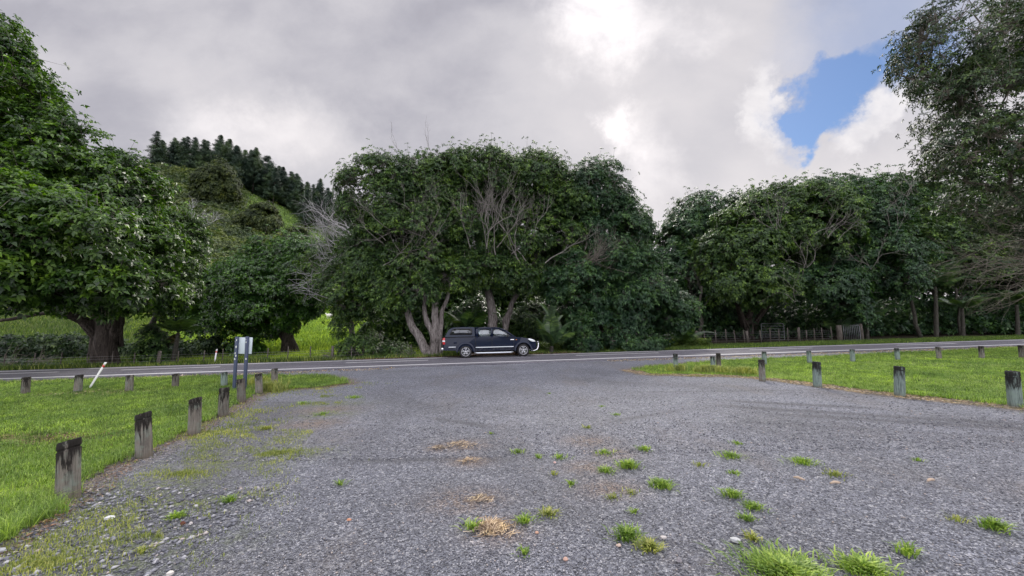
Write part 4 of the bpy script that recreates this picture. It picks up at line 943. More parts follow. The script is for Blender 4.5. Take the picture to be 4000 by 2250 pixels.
LB = [(-13.73,10.75,.48,'bollard_dark','leftmost bollard of the left back row, near the road'),
(-12.45,10.92,.50,'bollard_grey','tilted back-row bollard just left of the leaning marker post base'),
(-10.99,10.93,.46,'bollard_grey','brown back-row bollard, third from the left edge'),
(-10.36,11.70,.40,'bollard_dark','small dark back-row bollard, fourth from the left edge'),
(-8.83,11.66,.42,'bollard_green','plain greenish bollard just left of the blue sign posts'),
(-7.21,11.53,.52,'bollard_grey','notched-top bollard farthest along the left gravel edge, right of the sign'),
(-6.79,10.23,.52,'bollard_grey','bollard close right of the sign, second from the road in the left row'),
(-6.35,8.97,.54,'bollard_dark','bollard standing in front of the sign post feet'),
(-5.74,7.62,.54,'bollard_dark','black-stained slim bollard, fourth from the camera on the left'),
(-5.22,6.33,.57,'bollard_grey','streaky grey bollard, third from the camera on the left'),
(-4.97,5.23,.57,'bollard_grey','pale weathered bollard, second nearest the camera on the left'),
(-4.50,3.97,.57,'bollard_grey','nearest left bollard, widest, with a black-stained top')]
for k, (x, y, h, m, lab) in enumerate(LB): bollard(x, y, h, m, lab, gl, [(-.07,0),(.0,.02),(-.055,0),(-.06,0),(-.08,0),(-.045,0),(-.11,0),(-.115,0),(-.04,0),(-.055,0),(-.12,0),(-.10,0)][k], .175, k+1, .22 if k > 8 else .08)
RB = [(5.88,13.59,.59,'bollard_green','pale green bollard at the tip of the right lawn, nearest the pickup'),
(7.08,13.30,.50,'bollard_green','short bollard in weeds, left one of the close pair'),
(7.81,14.28,.53,'bollard_dark','dark-topped bollard in weeds, right one of the close pair'),
(9.89,14.80,.52,'bollard_green','green bollard half hidden behind a front-row bollard'),
(7.14,10.82,.60,'bollard_grey','front-row bollard with dark cap overlapping the green one behind'),
(11.91,15.11,.50,'bollard_green','green back-row bollard next left of the one below the metal gate'),
(13.83,15.33,.50,'bollard_green','green back-row bollard below the metal gate'),
(16.00,15.66,.49,'bollard_green','dark-topped back-row bollard, fourth from the right edge'),
(7.77,9.67,.63,'bollard_green','front-row bollard with carved-looking dark cap and brown streak'),
(17.78,15.70,.51,'bollard_grey','brown back-row bollard, third from the right edge'),
(19.61,15.74,.52,'bollard_grey','weathered back-row bollard, second from the right edge'),
(21.35,15.79,.51,'bollard_dark','dark back-row bollard cut by the right edge'),
(8.53,8.38,.64,'bollard_green','thick leaning bollard at the lawn corner, second largest on the right'),
(9.44,7.17,.66,'bollard_green','largest right bollard, cut by the right edge of the picture')]
for k, (x, y, h, m, lab) in enumerate(RB): bollard(x, y, h, m, lab, gr, [(-.02,0),(0,0),(0,0),(-.04,0),(-.02,0),(-.03,0),(-.04,0),(-.03,0),(-.03,0),(-.04,0),(-.03,0),(-.02,0),(-.06,0),(-.08,0)][k], .165 if k not in (8, 12, 13) else .185, k+20)

# ------------------------------------------------------------------ sign, marker posts, fences, gate
root = empty('notice_sign', (-7.92, 11.05, gz(-7.92, 11.05)), R(-14)); tag(root, 'small notice board seen from behind on two blue-grey timber posts', 'sign')
for k, (x, dxt) in enumerate([(-.19, 0), (.19, 0)]):
    mb = MB(); mb.box((x, 0, .68), (.092, .05, 1.66)); o = bevel(mb.build('post', M['navypost'], root), .006); o.rotation_euler = (0, R(-1.4), 0)
    r2 = np.random.default_rng(k)
    lm = MB()
    for q in range(7 if k == 0 else 4):
        s = .008+.018*r2.random(); zc = .85+.6*r2.random() if q else .86; px_ = x+.034*(2*r2.random()-1)
        a_ = np.arange(8)*math.pi/4; V = np.stack([px_+np.cos(a_)*s, -.0265+0*a_, zc+np.sin(a_)*s*1.6], -1); lm.add(np.concatenate([V, [[px_, -.029, zc]]]), None, [[i_, (i_+1) % 8, 8] for i_ in range(8)])
    lm.build('lichen_patch', M['lichen'], o)
mb = MB(); mb.box((.055, .040, 1.245), (.49, .022, .48)); o = bevel(mb.build('board', M['board'], root), .004)
mb = MB()
for (x, z, wx, wz) in [(.105,1.095,.030,.008),(.105,1.080,.024,.008),(.107,1.065,.028,.008),(.105,1.050,.018,.007)]: mb.box((x, .0275, z), (wx, .003, wz))
mb.build('printed_mark', M['ink'], o)

def marker(x, y, h, lean, rz, label):
    root = empty('marker_post', (x, y, gz(x, y)), rz, 0, lean); tag(root, label, 'marker post')
    mb = MB(); mb.box((0, 0, h*.38), (.072, .018, h*.84)); bevel(mb.build('post', M['white'], root), .006)
    mb = MB(); mb.box((0, 0, h*.83), (.076, .022, h*.07)); mb.build('reflector_band', M['red'], root)
    mb = MB(); V = [(-.036,-.009),(.036,-.009),(.036,.009),(-.036,.009)]; z0, z1 = h*.865, h
    P8 = [(x_, y_, z0) for x_, y_ in V]+[(-.036,-.009,z1-.05),(.036,-.009,z1),(.036,.009,z1),(-.036,.009,z1-.05)]
    mb.add(P8, [[0,3,2,1],[4,5,6,7],[0,1,5,4],[1,2,6,5],[2,3,7,6],[3,0,4,7]]); mb.build('cap', M['white'], root)
marker(-13.05, 11.75, .98, R(33), R(-10), 'white marker post with red band leaning hard over the left lawn')
marker(-16.08, 20.4, .98, R(4), R(12), 'upright white marker post with red band across the road, left of the sign')

def fence(name, label, pts, hs, rad, group=None, wires=(.25, .45, .65, .85, 1.0), lean=.03, thick=()):
    x0, y0 = pts[0]; root = empty(name, (x0, y0, gz(x0, y0))); tag(root, label, 'fence'); z0 = gz(x0, y0); P3 = []
    for k, ((x, y), h) in enumerate(zip(pts, hs)):
        mb = MB(); r = rad*(2.3 if k in thick else 1); z = gz(x, y)-z0; q = rng.normal(0, lean, 2)
        mb.tube([(x-x0, y-y0, z-.15), (x-x0+q[0], y-y0+q[1], z+h)], [r*1.05, r*.95], 7 if k in thick else 4); mb.build('post', M['fencewood'], root)
        P3.append((x-x0, y-y0, z, h))
    for wz in wires:
        mb = MB(); mb.tube([(a_, b_-.03, z+wz*.93*min(hs)) for a_, b_, z, h in P3], .004, 4, False); mb.build('wire', M['wire'], root)
    return root
lp = []
u = -40.0
while u < -3.5:
    x = u*CA-5.9*SA; y = 17.93+u*SA+5.9*CA+.35*max(0, (u+16)/6)**1.5; lp.append((x, y)); u += rng.uniform(.95, 1.25)
fence('wire_fence', 'post and wire fence with thin timber battens along the left paddock', lp, [1.12+.05*rng.normal() for _ in lp], .035, thick=tuple(range(3, 60, 8)))
fr = [(14.9,30.2),(15.6,30.3),(16.5,30.35),(17.35,30.4),(18.15,30.5),(18.95,30.55),(19.25,30.6),(20.4,30.7),(21.2,30.8),(22.0,30.9),(22.8,31.0),(23.7,31.0),(24.5,31.2),(25.25,31.3),(26.0,31.4),(26.9,31.5)]
fence('wire_fence', 'old wire fence with pale crooked battens in front of the dark forest', fr, [1.12+.06*rng.normal() for _ in fr], .045, thick=(0, 6, 11), lean=.05)
def strainer(x, y, h, r, lab):
    mb = MB(); mb.tube([(0, 0, -.2), (.02, 0, h*.5), (0, 0, h)], [r*1.05, r, r*.96], 12); o = mb.build('gate_post', M['fencewood'], None, True); o.location = (x, y, gz(x, y)); tag(o, lab, 'gate post')
strainer(27.6, 31.6, 1.32, .20, 'stout timber strainer post on the left of the metal gate'); strainer(29.65, 31.8, 1.42, .12, 'slimmer timber post on the right of the metal gate')
def gate(x, y, wd_, h, rz, label, vert=True, bars=5):
    root = empty('metal_gate', (x, y, gz(x, y)+.10), rz); tag(root, label, 'gate')
    mb = MB(); mb.tube([(0,0,0),(0,0,h-.08),(.08,0,h),(wd_-.08,0,h),(wd_,0,h-.08),(wd_,0,0),(0,0,0)], .024, 6); mb.build('frame', M['galv'], root)
    for k in range(1, bars+1):
        mb = MB(); t = k/(bars+1); mb.tube([(wd_*t, 0, .02), (wd_*t, 0, h-.02)] if vert else [(.02, 0, h*t), (wd_-.02, 0, h*t)], .013, 5); mb.build('bar', M['galv'], root)
gate(27.95, 31.55, 1.45, 1.22, R(4), 'small galvanised metal gate with upright bars at the forest edge', True, 8)
gate(22.4, 33.6, 2.1, 1.45, R(3), 'dim horizontal-bar stock gate in the shade behind the wire fence', False, 5)

# sheep on the far pasture
def skin_body(pts, edges, rad, name, mat, parent, sub=2):
    me = bpy.data.meshes.new(name); me.from_pydata(pts, edges, []); o = bpy.data.objects.new(name, me); C.objects.link(o); o.parent = parent
    s = o.modifiers.new('skin', 'SKIN'); 
    for v, r in zip(me.skin_vertices[0].data if me.skin_vertices else [], rad): v.radius = (r, r)
    o.modifiers.new('sub', 'SUBSURF').render_levels = sub; me.materials.append(mat); return o
M['wool'] = simple('white_wool', (.72, .70, .66), .95, .1, var=.1)
shx, shy = -28.4, 58.0
root = empty('sheep', (shx, shy, gz(shx, shy)), R(70)); tag(root, 'distant white sheep standing on the bright green pasture', 'sheep')
mb = MB(); th = np.linspace(0, math.pi, 10)
pr = [(0,-.52),(.18,-.48),(.27,-.3),(.29,0),(.28,.25),(.2,.42),(.12,.52),(.10,.62),(.09,.72),(.06,.84),(0,.87)]
k_ = 12; a_ = np.arange(k_)*2*math.pi/k_
V = np.array([[(r*math.cos(q), x, .62+r*1.0*math.sin(q)+(.30*max(0, x-.4)/.4)) for q in a_] for r, x in pr]).reshape(-1, 3)
i = np.arange(len(pr)-1)[:, None]*k_; j = np.arange(k_)[None]; j2 = (j+1) % k_
mb.add(V, np.stack([i+j, i+j2, i+k_+j2, i+k_+j], -1).reshape(-1, 4)); 
for sx in (-.13, .13):
    for sy in (-.32, .30): mb.tube([(sx, sy, .5), (sx, sy-.02, .25), (sx, sy, 0)], [.09, .045, .035], 7)
    mb.tube([(sx*.4, .70, .98), (sx*1.1, .68, .96)], [.03, .012], 5)
mb.build('body', M['wool'], root, True)

# ------------------------------------------------------------------ things on the gravel
TUFTS = [ # x, y, radius, blades, height, label
(1.25,6.28,.16,60,.05,'thin grass tuft among pale stones, upper middle of the gravel'),
(1.93,7.12,.14,60,.04,'flat grass tuft right of the upper middle stones'),
(1.85,7.85,.10,40,.03,'farthest small tuft on the right half of the gravel'),
(.92,9.42,.08,30,.04,'tiny far tuft on the gravel in line with the pickup nose'),
(-.33,6.04,.09,34,.03,'tiny tuft just above the brown straw scraps'),
(.07,5.14,.13,110,.05,'small bright tuft directly left of the row of mid tufts'),
(.34,4.93,.09,50,.05,'grey-green little tuft, second in the row of mid tufts'),
(.60,4.91,.14,90,.05,'spreading tuft beside a pink pebble, third in the row'),
(1.21,5.06,.17,110,.05,'wide flat tuft mixed with straw in the middle of the gravel'),
(1.76,5.13,.15,150,.07,'rounded tuft upper right of the pair of dark tufts'),
(1.07,4.43,.14,180,.06,'left one of the pair of dark green tufts'),
(1.36,4.54,.16,380,.10,'tall dense dark tuft, right one of the pair'),
(1.19,3.87,.13,60,.035,'thin tuft left of the wide dark green mound'),
(.98,3.77,.10,70,.04,'yellowish tuft lower left of the wide dark mound'),
(1.54,4.02,.17,420,.075,'wide dark green grass mound in the centre right gravel'),
(.62,4.11,.10,60,.05,'small spiky tuft left of centre below the mid row'),
(.47,4.38,.09,40,.04,'little yellow-green tuft above the spiky one'),
(.11,3.37,.13,130,.06,'spiky tuft right of the dry straw clump'),
(.32,3.48,.12,120,.06,'pale tuft second right of the dry straw clump'),
(1.08,3.49,.07,40,.04,'single tiny tuft between straw clump and right tufts'),
(.90,3.10,.15,360,.09,'dense upper tuft of the pair at lower centre'),
(1.02,2.95,.12,260,.07,'yellow-tipped lower tuft of the pair at lower centre'),
(2.73,4.83,.20,260,.06,'flat dark green tuft right of the middle'),
(3.11,5.33,.12,90,.04,'small tuft just beyond the flat dark one'),
(2.46,4.31,.11,70,.035,'low tuft below the flat dark one'),
(2.20,4.56,.09,50,.05,'sparse tuft left of the flat dark one'),
(3.45,4.60,.22,260,.06,'broad low tuft above the two driftwood sticks'),
(3.52,4.24,.20,170,.035,'yellowish dying patch of grass beside the sticks'),
(2.13,3.78,.14,260,.065,'dark tuft, top of the diagonal line of three'),
(2.17,3.54,.13,230,.05,'green tuft, middle of the diagonal line of three'),
(1.99,3.34,.10,120,.045,'small tuft, bottom of the diagonal line of three'),
(1.85,3.05,.07,90,.06,'small tuft beside the long pale pebble'),
(1.82,2.68,.40,2300,.065,'largest grass clump at the bottom edge'),
(2.36,2.68,.24,900,.062,'clump joined to the right of the largest bottom clump'),
(3.84,3.15,.13,300,.08,'lush tuft near the right edge of the foreground'),
(3.70,3.28,.12,70,.03,'flat yellow wisps left of the lush right tuft'),
(2.82,2.84,.11,120,.09,'spiky tuft at bottom right'),
(4.80,4.59,.08,40,.04,'tiny tuft alone on the right gravel'),
(-2.78,3.87,.11,130,.06,'lone tuft on the left gravel beyond the dark pebbles'),
(-1.86,4.21,.08,60,.06,'tiny upright tuft on the left middle gravel'),
(-3.04,3.56,.10,120,.06,'small tuft above the red-brown cone at left'),
(-2.82,3.04,.10,60,.04,'sparse tuft at the lower left'),
(-4.20,6.57,.22,180,.07,'yellow-green tuft on the brown patch left of the track'),
(-3.76,7.59,.30,160,.05,'long flat tuft row on the left gravel shoulder'),
(-3.88,9.36,.35,220,.06,'far bright tuft at the mouth of the lot'),
(-4.79,8.72,.30,160,.06,'far tuft near the left bollard row'),
(-.32,3.28,.12,110,.07,'green blades on the left side of the straw clump'),
(.09,2.92,.08,50,.05,'tiny tuft low in the foreground centre'),
(-4.3,3.62,.30,260,.05,'leafy pale weed patch beside the nearest left bollard')]
for k, (x, y, r, n, h, lab) in enumerate(TUFTS):
    q = np.random.default_rng(100+k); n = int(n*.8); rr = r*np.abs(q.normal(0, .36, n)); an = q.random(n)*6.28
    bx0 = rr*np.cos(an); by0 = rr*np.sin(an)*.8; mb = MB(); ln = (1.2+1.8*q.random(n))*min(1, .062/h)
    w_ = .0030+.0022*q.random(n); hh = h*(.30+.62*q.random(n))*(1-.4*np.clip(rr/r, 0, 1))
    out_ = hh*ln*(.35+1.0*np.clip(rr/r, 0, 1.2)); a2 = an+q.normal(0, .7, n)
    dx, dy = np.sin(a2)*w_, -np.cos(a2)*w_; lx, ly = np.cos(a2)*out_, np.sin(a2)*out_
    z0 = -.01+0*hh
    P_ = np.stack([np.stack([bx0-dx, by0-dy, z0], -1), np.stack([bx0+dx, by0+dy, z0], -1), np.stack([bx0+dx+lx*.4, by0+dy+ly*.4, hh*.75], -1), np.stack([bx0-dx+lx*.4, by0-dy+ly*.4, hh*.75], -1), np.stack([bx0+lx, by0+ly, hh*.9], -1)], 1)
    i = np.arange(n)*5; mb.add(P_.reshape(-1, 3), np.stack([i, i+1, i+2, i+3], -1), np.stack([i+3, i+2, i+4], -1))
    o = mb.build('grass_tuft', M['grassdry' if ('yellow' in lab or 'thin' in lab or 'sparse' in lab or 'pale' in lab) else 'tuft']); o.location = (x, y, gz(x, y)); tag(o, lab, 'grass tuft', 'grass tufts growing in the gravel')
for (x, y, r, n, ln, lab) in [(-.17,3.27,.15,420,.11,'messy clump of dry straw in the foreground'),(-.73,5.50,.20,240,.07,'flattened brown straw patch beyond the foreground'),(-1.02,5.40,.10,140,.06,'small straw scrap left of the flattened patch'),(-.54,4.86,.13,120,.06,'thin brown straw scrap below the flattened patch'),(-.30,3.80,.11,110,.08,'scattered straw stalks above the foreground straw clump')]:
    q = np.random.default_rng(int(n)); mb = MB(); px_ = q.normal(0, r*.5, n); py_ = q.normal(0, r*.36, n); a_ = q.random(n)*3.14; l = ln*(.3+.7*q.random(n))
    pile = np.exp(-(px_**2+py_**2)/(r*.5)**2); z = .004+.035*pile*q.random(n)*(r*6); dz = l*.30*q.normal(0, 1, n)*pile
    wx, wy = -np.sin(a_)*.0022, np.cos(a_)*.0022; dx, dy = np.cos(a_)*l/2, np.sin(a_)*l/2
    V = np.stack([np.stack([px_-dx-wx, py_-dy-wy, z-dz*0], -1), np.stack([px_-dx+wx, py_-dy+wy, z+.002], -1), np.stack([px_+dx+wx, py_+dy+wy, z+np.abs(dz)+.002], -1), np.stack([px_+dx-wx, py_+dy-wy, z+np.abs(dz)], -1)], 1)
    o = mb.add(V.reshape(-1, 3), np.arange(4*n).reshape(-1, 4)).build('straw_clump', M['straw']); o.location = (x, y, gz(x, y)); tag(o, lab, 'straw')
def pebble(x, y, sx, sy, sz, rz, col, label, seed, name='stone', cat='stone'):
    bm_ = __import__('bmesh').new(); __import__('bmesh').ops.create_icosphere(bm_, subdivisions=2, radius=1.0); q = random.Random(seed)
    ph = [q.uniform(0, 6) for _ in range(6)]
    for v in bm_.verts:
        f = 1+.14*math.sin(v.co.x*3+ph[0])+.12*math.sin(v.co.y*4+ph[1])+.10*math.sin(v.co.z*5+ph[2]); v.co = Vector((v.co.x*sx*f, v.co.y*sy*f, v.co.z*sz*f))
    me = bpy.data.meshes.new(name); bm_.to_mesh(me); bm_.free(); me.materials.append(simple(name+'_surface', col, .8, .3, var=.25, scale=40))
    o = bpy.data.objects.new(name, me); C.objects.link(o); o.location = (x, y, gz(x, y)+sz*.45); o.rotation_euler = (0, 0, rz); return tag(o, label, cat)
pebble(1.70,3.02,.045,.020,.016,-.5,(.42,.43,.43),'long smooth pale grey pebble left of the small tuft',1)
pebble(.80,2.98,.020,.014,.012,.3,(.42,.33,.27),'brownish pebble left of the lower centre tufts',2)
pebble(.38,2.83,.020,.014,.012,.2,(.50,.33,.26),'pink-brown pebble at the bottom centre',3)
pebble(1.17,2.79,.028,.018,.014,.9,(.20,.19,.20),'dark angular stone at the bottom centre right',4)
pebble(1.18,3.08,.026,.016,.009,.1,(.45,.42,.40),'flat cream stone right of the lower centre tufts',5)
pebble(.20,3.18,.014,.012,.010,.1,(.45,.28,.20),'small tan pebble under the spiky tuft',6)
pebble(-.42,3.36,.026,.020,.014,.4,(.16,.165,.19),'dark grey stone left of the straw clump',7)
pebble(.52,4.72,.018,.014,.010,.4,(.58,.38,.34),'pink pebble beside the spreading tuft',8)
pebble(-2.85,3.42,.022,.018,.018,0,(.10,.035,.02),'red-brown seed cone on the left gravel',9,'seed_cone','cone')
pebble(-1.42,3.44,.020,.012,.010,0,(.52,.26,.16),'orange pebble on the left centre gravel',10)
pebble(-2.35,2.75,.022,.018,.016,.5,(.60,.57,.52),'cream stone at the lower left of the gravel',11)
pebble(-3.62,3.55,.045,.026,.014,.2,(.55,.56,.56),'flat white stone near the nearest left bollard',12)
pebble(-4.05,2.62,.055,.036,.018,.2,(.27,.25,.25),'flat grey-pink slab at the lower left corner',13)
pebble(-3.95,3.05,.05,.030,.016,.9,(.34,.35,.37),'broad grey stone at the lower left',14)
pebble(2.42,2.72,.0,.0,.0,0,(.4,.3,.2),'x',15) if False else None
for (x, y, l, rz, lab) in [(3.02,4.10,.10,-.9,'short pale driftwood stick, left of two'),(3.30,3.98,.12,.1,'short pale driftwood stick, right of two'),(4.30,4.0,.12,.3,'pale stick scrap on the right gravel')]:
    mb = MB(); mb.tube([(-l/2, 0, .012), (-.1*l, .006, .02), (l*.2, -.004, .018), (l/2, .004, .012)], [.008, .014, .013, .005], 7); o = mb.build('stick', M['bark'], None, True); o.location = (x, y, gz(x, y)); o.rotation_euler.z = rz; o.data.materials[0] = simple('driftwood', (.42, .33, .25), .8, .2, var=.3, scale=60); tag(o, lab, 'stick')

# ------------------------------------------------------------------ pickup with canopy (x forward, -y is the side we see)
def carpaint():
    m, t, o = newmat('navy_paint'); g = t.new('ShaderNodeTexCoord').outputs['Object']
    n = t.noise(g, 3, 3); z = t.sep(g)[2]
    dirt = t.math('MULTIPLY', t.ss(z, .75, .30), t.ss(t.noise(g, 7, 4), .35, .65))
    c = t.mix(t.math('MULTIPLY', dirt, .35), t.mix(n, (.0028, .0072, .022), (.0045, .011, .031)), (.030, .028, .028))
    pbr(t, o, c, t.math('ADD', .08, t.math('MULTIPLY', dirt, .4)), .34, .0, None, coat=.0); return m
M['paint'] = carpaint()
M['canopy'] = simple('canopy_paint', (.012, .019, .036), .22, .3, .0, .0)
M['rubber'] = simple('tyre_rubber', (.022, .022, .024), .8, .3)
M['alloy'] = simple('alloy_rim', (.50, .51, .53), .35, .5, .75)
M['blackp'] = simple('black_plastic', (.014, .014, .016), .5, .4)
M['chrome'] = simple('chrome', (.80, .82, .84), .12, .5, 1.0, var=.02)
M['silver'] = simple('silver_step', (.62, .66, .70), .3, .5, .6, var=.05)
M['seat'] = simple('grey_upholstery', (.10, .10, .11), .9)
def glassmat(name, tint, refl=.10, alpha=.35):
    m, t, o = newmat(name)
    g = t.new('ShaderNodeBsdfGlossy'); g.inputs['Roughness'].default_value = .03; g.inputs['Color'].default_value = (.9, .95, 1, 1)
    tr = t.new('ShaderNodeBsdfTransparent'); tr.inputs['Color'].default_value = tuple(tint)+(1,)
    lw = t.new('ShaderNodeLayerWeight'); lw.inputs['Blend'].default_value = .35
    f = t.math('ADD', t.math('MULTIPLY', lw.outputs['Fresnel'], .7), refl, clamp=True)
    ms = t.new('ShaderNodeMixShader'); t.l.new(f, ms.inputs[0]); t.l.new(tr.outputs[0], ms.inputs[1]); t.l.new(g.outputs[0], ms.inputs[2]); t.l.new(ms.outputs[0], o.inputs[0]); return m
M['glass'] = glassmat('window_glass', (.62, .68, .66), .15)
M['darkglass'] = glassmat('tinted_glass', (.05, .06, .07), .10)
def lampmat():
    m, t, o = newmat('headlight_lens'); pbr(t, o, (.72, .76, .78), .12, .6, .2, None, coat=1.0); return m
M['lamp'] = lampmat(); M['amber'] = simple('amber_lens', (.5, .16, .03), .3)
M['tail'] = simple('tail_lens', (.45, .012, .015), .2, .6, coat=.8)

car = empty('pickup_truck', (0, 0, 0), R(8.0)); tag(car, 'dark navy double-cab pickup with canopy parked nose right on the far roadside', 'pickup truck')
W = .86
def bm_prism(poly, y0, y1, shape=None):
    """extrude a side profile (x, z) across y with extra slices; shape(x,z,s) gives y for s in -1..1"""
    import bmesh
    bm = bmesh.new(); ys_ = [-1, 1]; rings = []
    for s in ys_:
        rings.append([bm.verts.new((x, (shape(x, z)*s if shape else (y0 if s < 0 else y1)), z)) for x, z in poly])
    n = len(poly)
    for k in range(n): bm.faces.new((rings[0][k], rings[0][(k+1) % n], rings[1][(k+1) % n], rings[1][k]))
    f0 = bm.faces.new(rings[0]); f1 = bm.faces.new(list(reversed(rings[1])))
    bmesh.ops.triangulate(bm, faces=[f0, f1]); bmesh.ops.recalc_face_normals(bm, faces=bm.faces[:])
    return bm
def bmobj(bm, name, mat, parent, bev=None, seg=2):
    me = bpy.data.meshes.new(name); bm.to_mesh(me); bm.free(); me.materials.append(mat)
    o = bpy.data.objects.new(name, me); C.objects.link(o); o.parent = parent
    if bev: bevel(o, bev, seg)
    return o
XR, XF, ZW, RT = 1.26, 4.45, .335, .335
def arch(cx, r, z0, n=11):            # arch cut, front to rear
    a0 = math.asin(max(-1, min(1, (z0-ZW)/r))); return [(cx+r*math.cos(t), ZW+r*math.sin(t)) for t in np.linspace(a0, math.pi-a0, n)]
zs_ = .36
prof = [(.06, .42), (.04, .80), (.06, 1.04), (.12, 1.12)]                         # tail
prof += [(1.82, 1.125), (1.84, 1.125), (3.0, 1.115), (3.98, 1.075), (4.35, 1.045), (4.75, .985), (5.02, .915), (5.16, .83), (5.22, .66), (5.24, .50), (5.16, .40), (4.98, .36)]
prof += arch(XF, .42, zs_)+[(3.98, .36), (1.74, .36)]+arch(XR, .42, zs_)+[(.74, .40)]
def yshape(x, z):
    y = W
    if z > .95: y -= (z-.95)*.22
    if z < .55: y -= (.55-z)*.14
    if x > 4.55: y -= ((x-4.55)/.7)**2*.20
    if x < .15: y -= .03
    return y
bmobj(bm_prism(prof, -W, W, yshape), 'body', M['paint'], car, .028, 3)
# cab greenhouse: roof, pillars and header as one shell with open windows
def yg(z): return .815-(z-1.11)*.28
cabp = MB()
def ribbon(path, wd_, side, z_in=.0):
    for (x0, z0), (x1, z1) in zip(path[:-1], path[1:]):
        d_ = np.array([x1-x0, z1-z0]); L_ = np.linalg.norm(d_); nrm = np.array([-d_[1], d_[0]])/L_*wd_/2; e = d_/L_*wd_*.25
        A = [(x0-e[0]+nrm[0], z0-e[1]+nrm[1]), (x1+e[0]+nrm[0], z1+e[1]+nrm[1]), (x1+e[0]-nrm[0], z1+e[1]-nrm[1]), (x0-e[0]-nrm[0], z0-e[1]-nrm[1])]
        Vo = [(x, side*(yg(z)+.002), z) for x, z in A]; Vi = [(x, side*(yg(z)-.05), z) for x, z in A]
        cabp.add(Vo+Vi, [[0,1,2,3],[7,6,5,4],[0,4,5,1],[1,5,6,2],[2,6,7,3],[3,7,4,0]])
for sd2 in (-1, 1):
    ribbon([(1.86, 1.10), (1.90, 1.60)], .16, sd2); ribbon([(2.70, 1.10), (2.70, 1.60)], .11, sd2)
    ribbon([(1.86, 1.585), (2.9, 1.60), (3.16, 1.57)], .07, sd2); ribbon([(3.10, 1.60), (3.45, 1.44), (3.98, 1.085)], .075, sd2)
    ribbon([(1.8, 1.115), (3.9, 1.10)], .05, sd2)
cabp.build('pillars', M['paint'], car)
xsr = [1.80, 1.95, 2.4, 2.85, 3.10, 3.24]; zt = [1.625, 1.655, 1.668, 1.655, 1.625, 1.585]; V = []
for x, z in zip(xsr, zt):
    for q in np.linspace(-1, 1, 9): V.append((x, q*(yg(1.60)+.012), z-.055*abs(q)**4-.02*q*q))
mb = MB(); mb.add(V, [[i*9+j, (i+1)*9+j, (i+1)*9+j+1, i*9+j+1] for i in range(5) for j in range(8)])
o = mb.build('roof', M['paint'], car, True); s_ = o.modifiers.new('thick', 'SOLIDIFY'); s_.thickness = .03; s_.offset = -1
def pane(name, poly, mat, par=car, y_off=-.012, side=None):
    for sd2 in ((-1, 1) if side is None else (side,)):
        V = [(x, sd2*(yg(z)+y_off), z) for x, z in poly]; cx = np.mean([p[0] for p in poly]); cz = np.mean([p[1] for p in poly]); n = len(V)
        V.append((cx, sd2*(yg(cz)+y_off), cz)); m2 = MB(); m2.add(V, None, [[k, (k+1) % n, n] for k in range(n)])
        o = m2.build(name, mat, par); s_ = o.modifiers.new('t', 'SOLIDIFY'); s_.thickness = .005
    return o
pane('window', [(1.93, 1.12), (2.66, 1.11), (2.66, 1.57), (1.97, 1.56)], M['glass'])
pane('window', [(2.74, 1.11), (3.88, 1.11), (3.45, 1.42), (3.10, 1.565), (2.74, 1.575)], M['glass'])
def quad_pane(name, V, mat): o = MB().add(V, [[0, 1, 2, 3]]).build(name, mat, car); s_ = o.modifiers.new('t', 'SOLIDIFY'); s_.thickness = .005; return o
quad_pane('windscreen', [(3.24, -.66, 1.575), (3.24, .66, 1.575), (3.98, .78, 1.085), (3.98, -.78, 1.085)], M['glass'])
quad_pane('rear_window', [(1.83, -.66, 1.57), (1.83, .66, 1.57), (1.83, .78, 1.13), (1.83, -.78, 1.13)], M['darkglass'])
mb = MB()
for yy2 in (-.38, .38):
    for xx in (2.25, 3.05): mb.box((xx, yy2, 1.12), (.16, .42, .40), (0, -.15, 0)); mb.box((xx-.05, yy2, 1.38), (.09, .22, .14))
bevel(mb.build('seats', M['seat'], car), .03)
mb = MB(); mb.tube([(3.45+.17*math.cos(t)*.3, -.38+.18*math.sin(t), 1.16+.17*math.cos(t)) for t in np.linspace(0, 6.28, 17)], .014, 6, False); mb.build('steering_wheel', M['blackp'], car)
# canopy over the tray
cp = [(.13, 1.13), (.30, 1.48), (.42, 1.60), (.60, 1.655), (1.20, 1.675), (1.66, 1.67), (1.765, 1.64), (1.775, 1.13)]
can = bmobj(bm_prism(cp, -1, 1, lambda x, z: .83-(z-1.13)*.27), 'canopy', M['canopy'], car, .035, 3)
def ygc(z): return .83-(z-1.13)*.27
def canpoly(poly, off, name, mat, par):
    for sd2 in (-1, 1):
        n = len(poly); V = [(x, sd2*(ygc(z)+off), z) for x, z in poly]+[(np.mean([p[0] for p in poly]), sd2*(ygc(np.mean([p[1] for p in poly]))+off), np.mean([p[1] for p in poly]))]
        o = MB().add(V, None, [[k, (k+1) % n, n] for k in range(n)]).build(name, mat, par); s_ = o.modifiers.new('t', 'SOLIDIFY'); s_.thickness = .012; s_.offset = 0
outer = [(.42, 1.25), (1.56, 1.24), (1.62, 1.29), (1.62, 1.53), (1.56, 1.585), (.62, 1.585), (.55, 1.56), (.38, 1.30)]
inn = [(.48, 1.285), (1.53, 1.28), (1.575, 1.31), (1.575, 1.51), (1.53, 1.55), (.65, 1.55), (.60, 1.53), (.45, 1.32)]
canpoly(outer, .004, 'window_frame', M['blackp'], can); canpoly(inn, .012, 'window', M['darkglass'], can)
canpoly([(.92, 1.28), (.935, 1.28), (.935, 1.55), (.92, 1.55)], .020, 'window_divider', M['blackp'], can)
mb = MB()
for s in (-1, 1): mb.box((.95, s*.842, 1.145), (1.64, .02, .022))
mb.build('canopy_rail', M['blackp'], can)
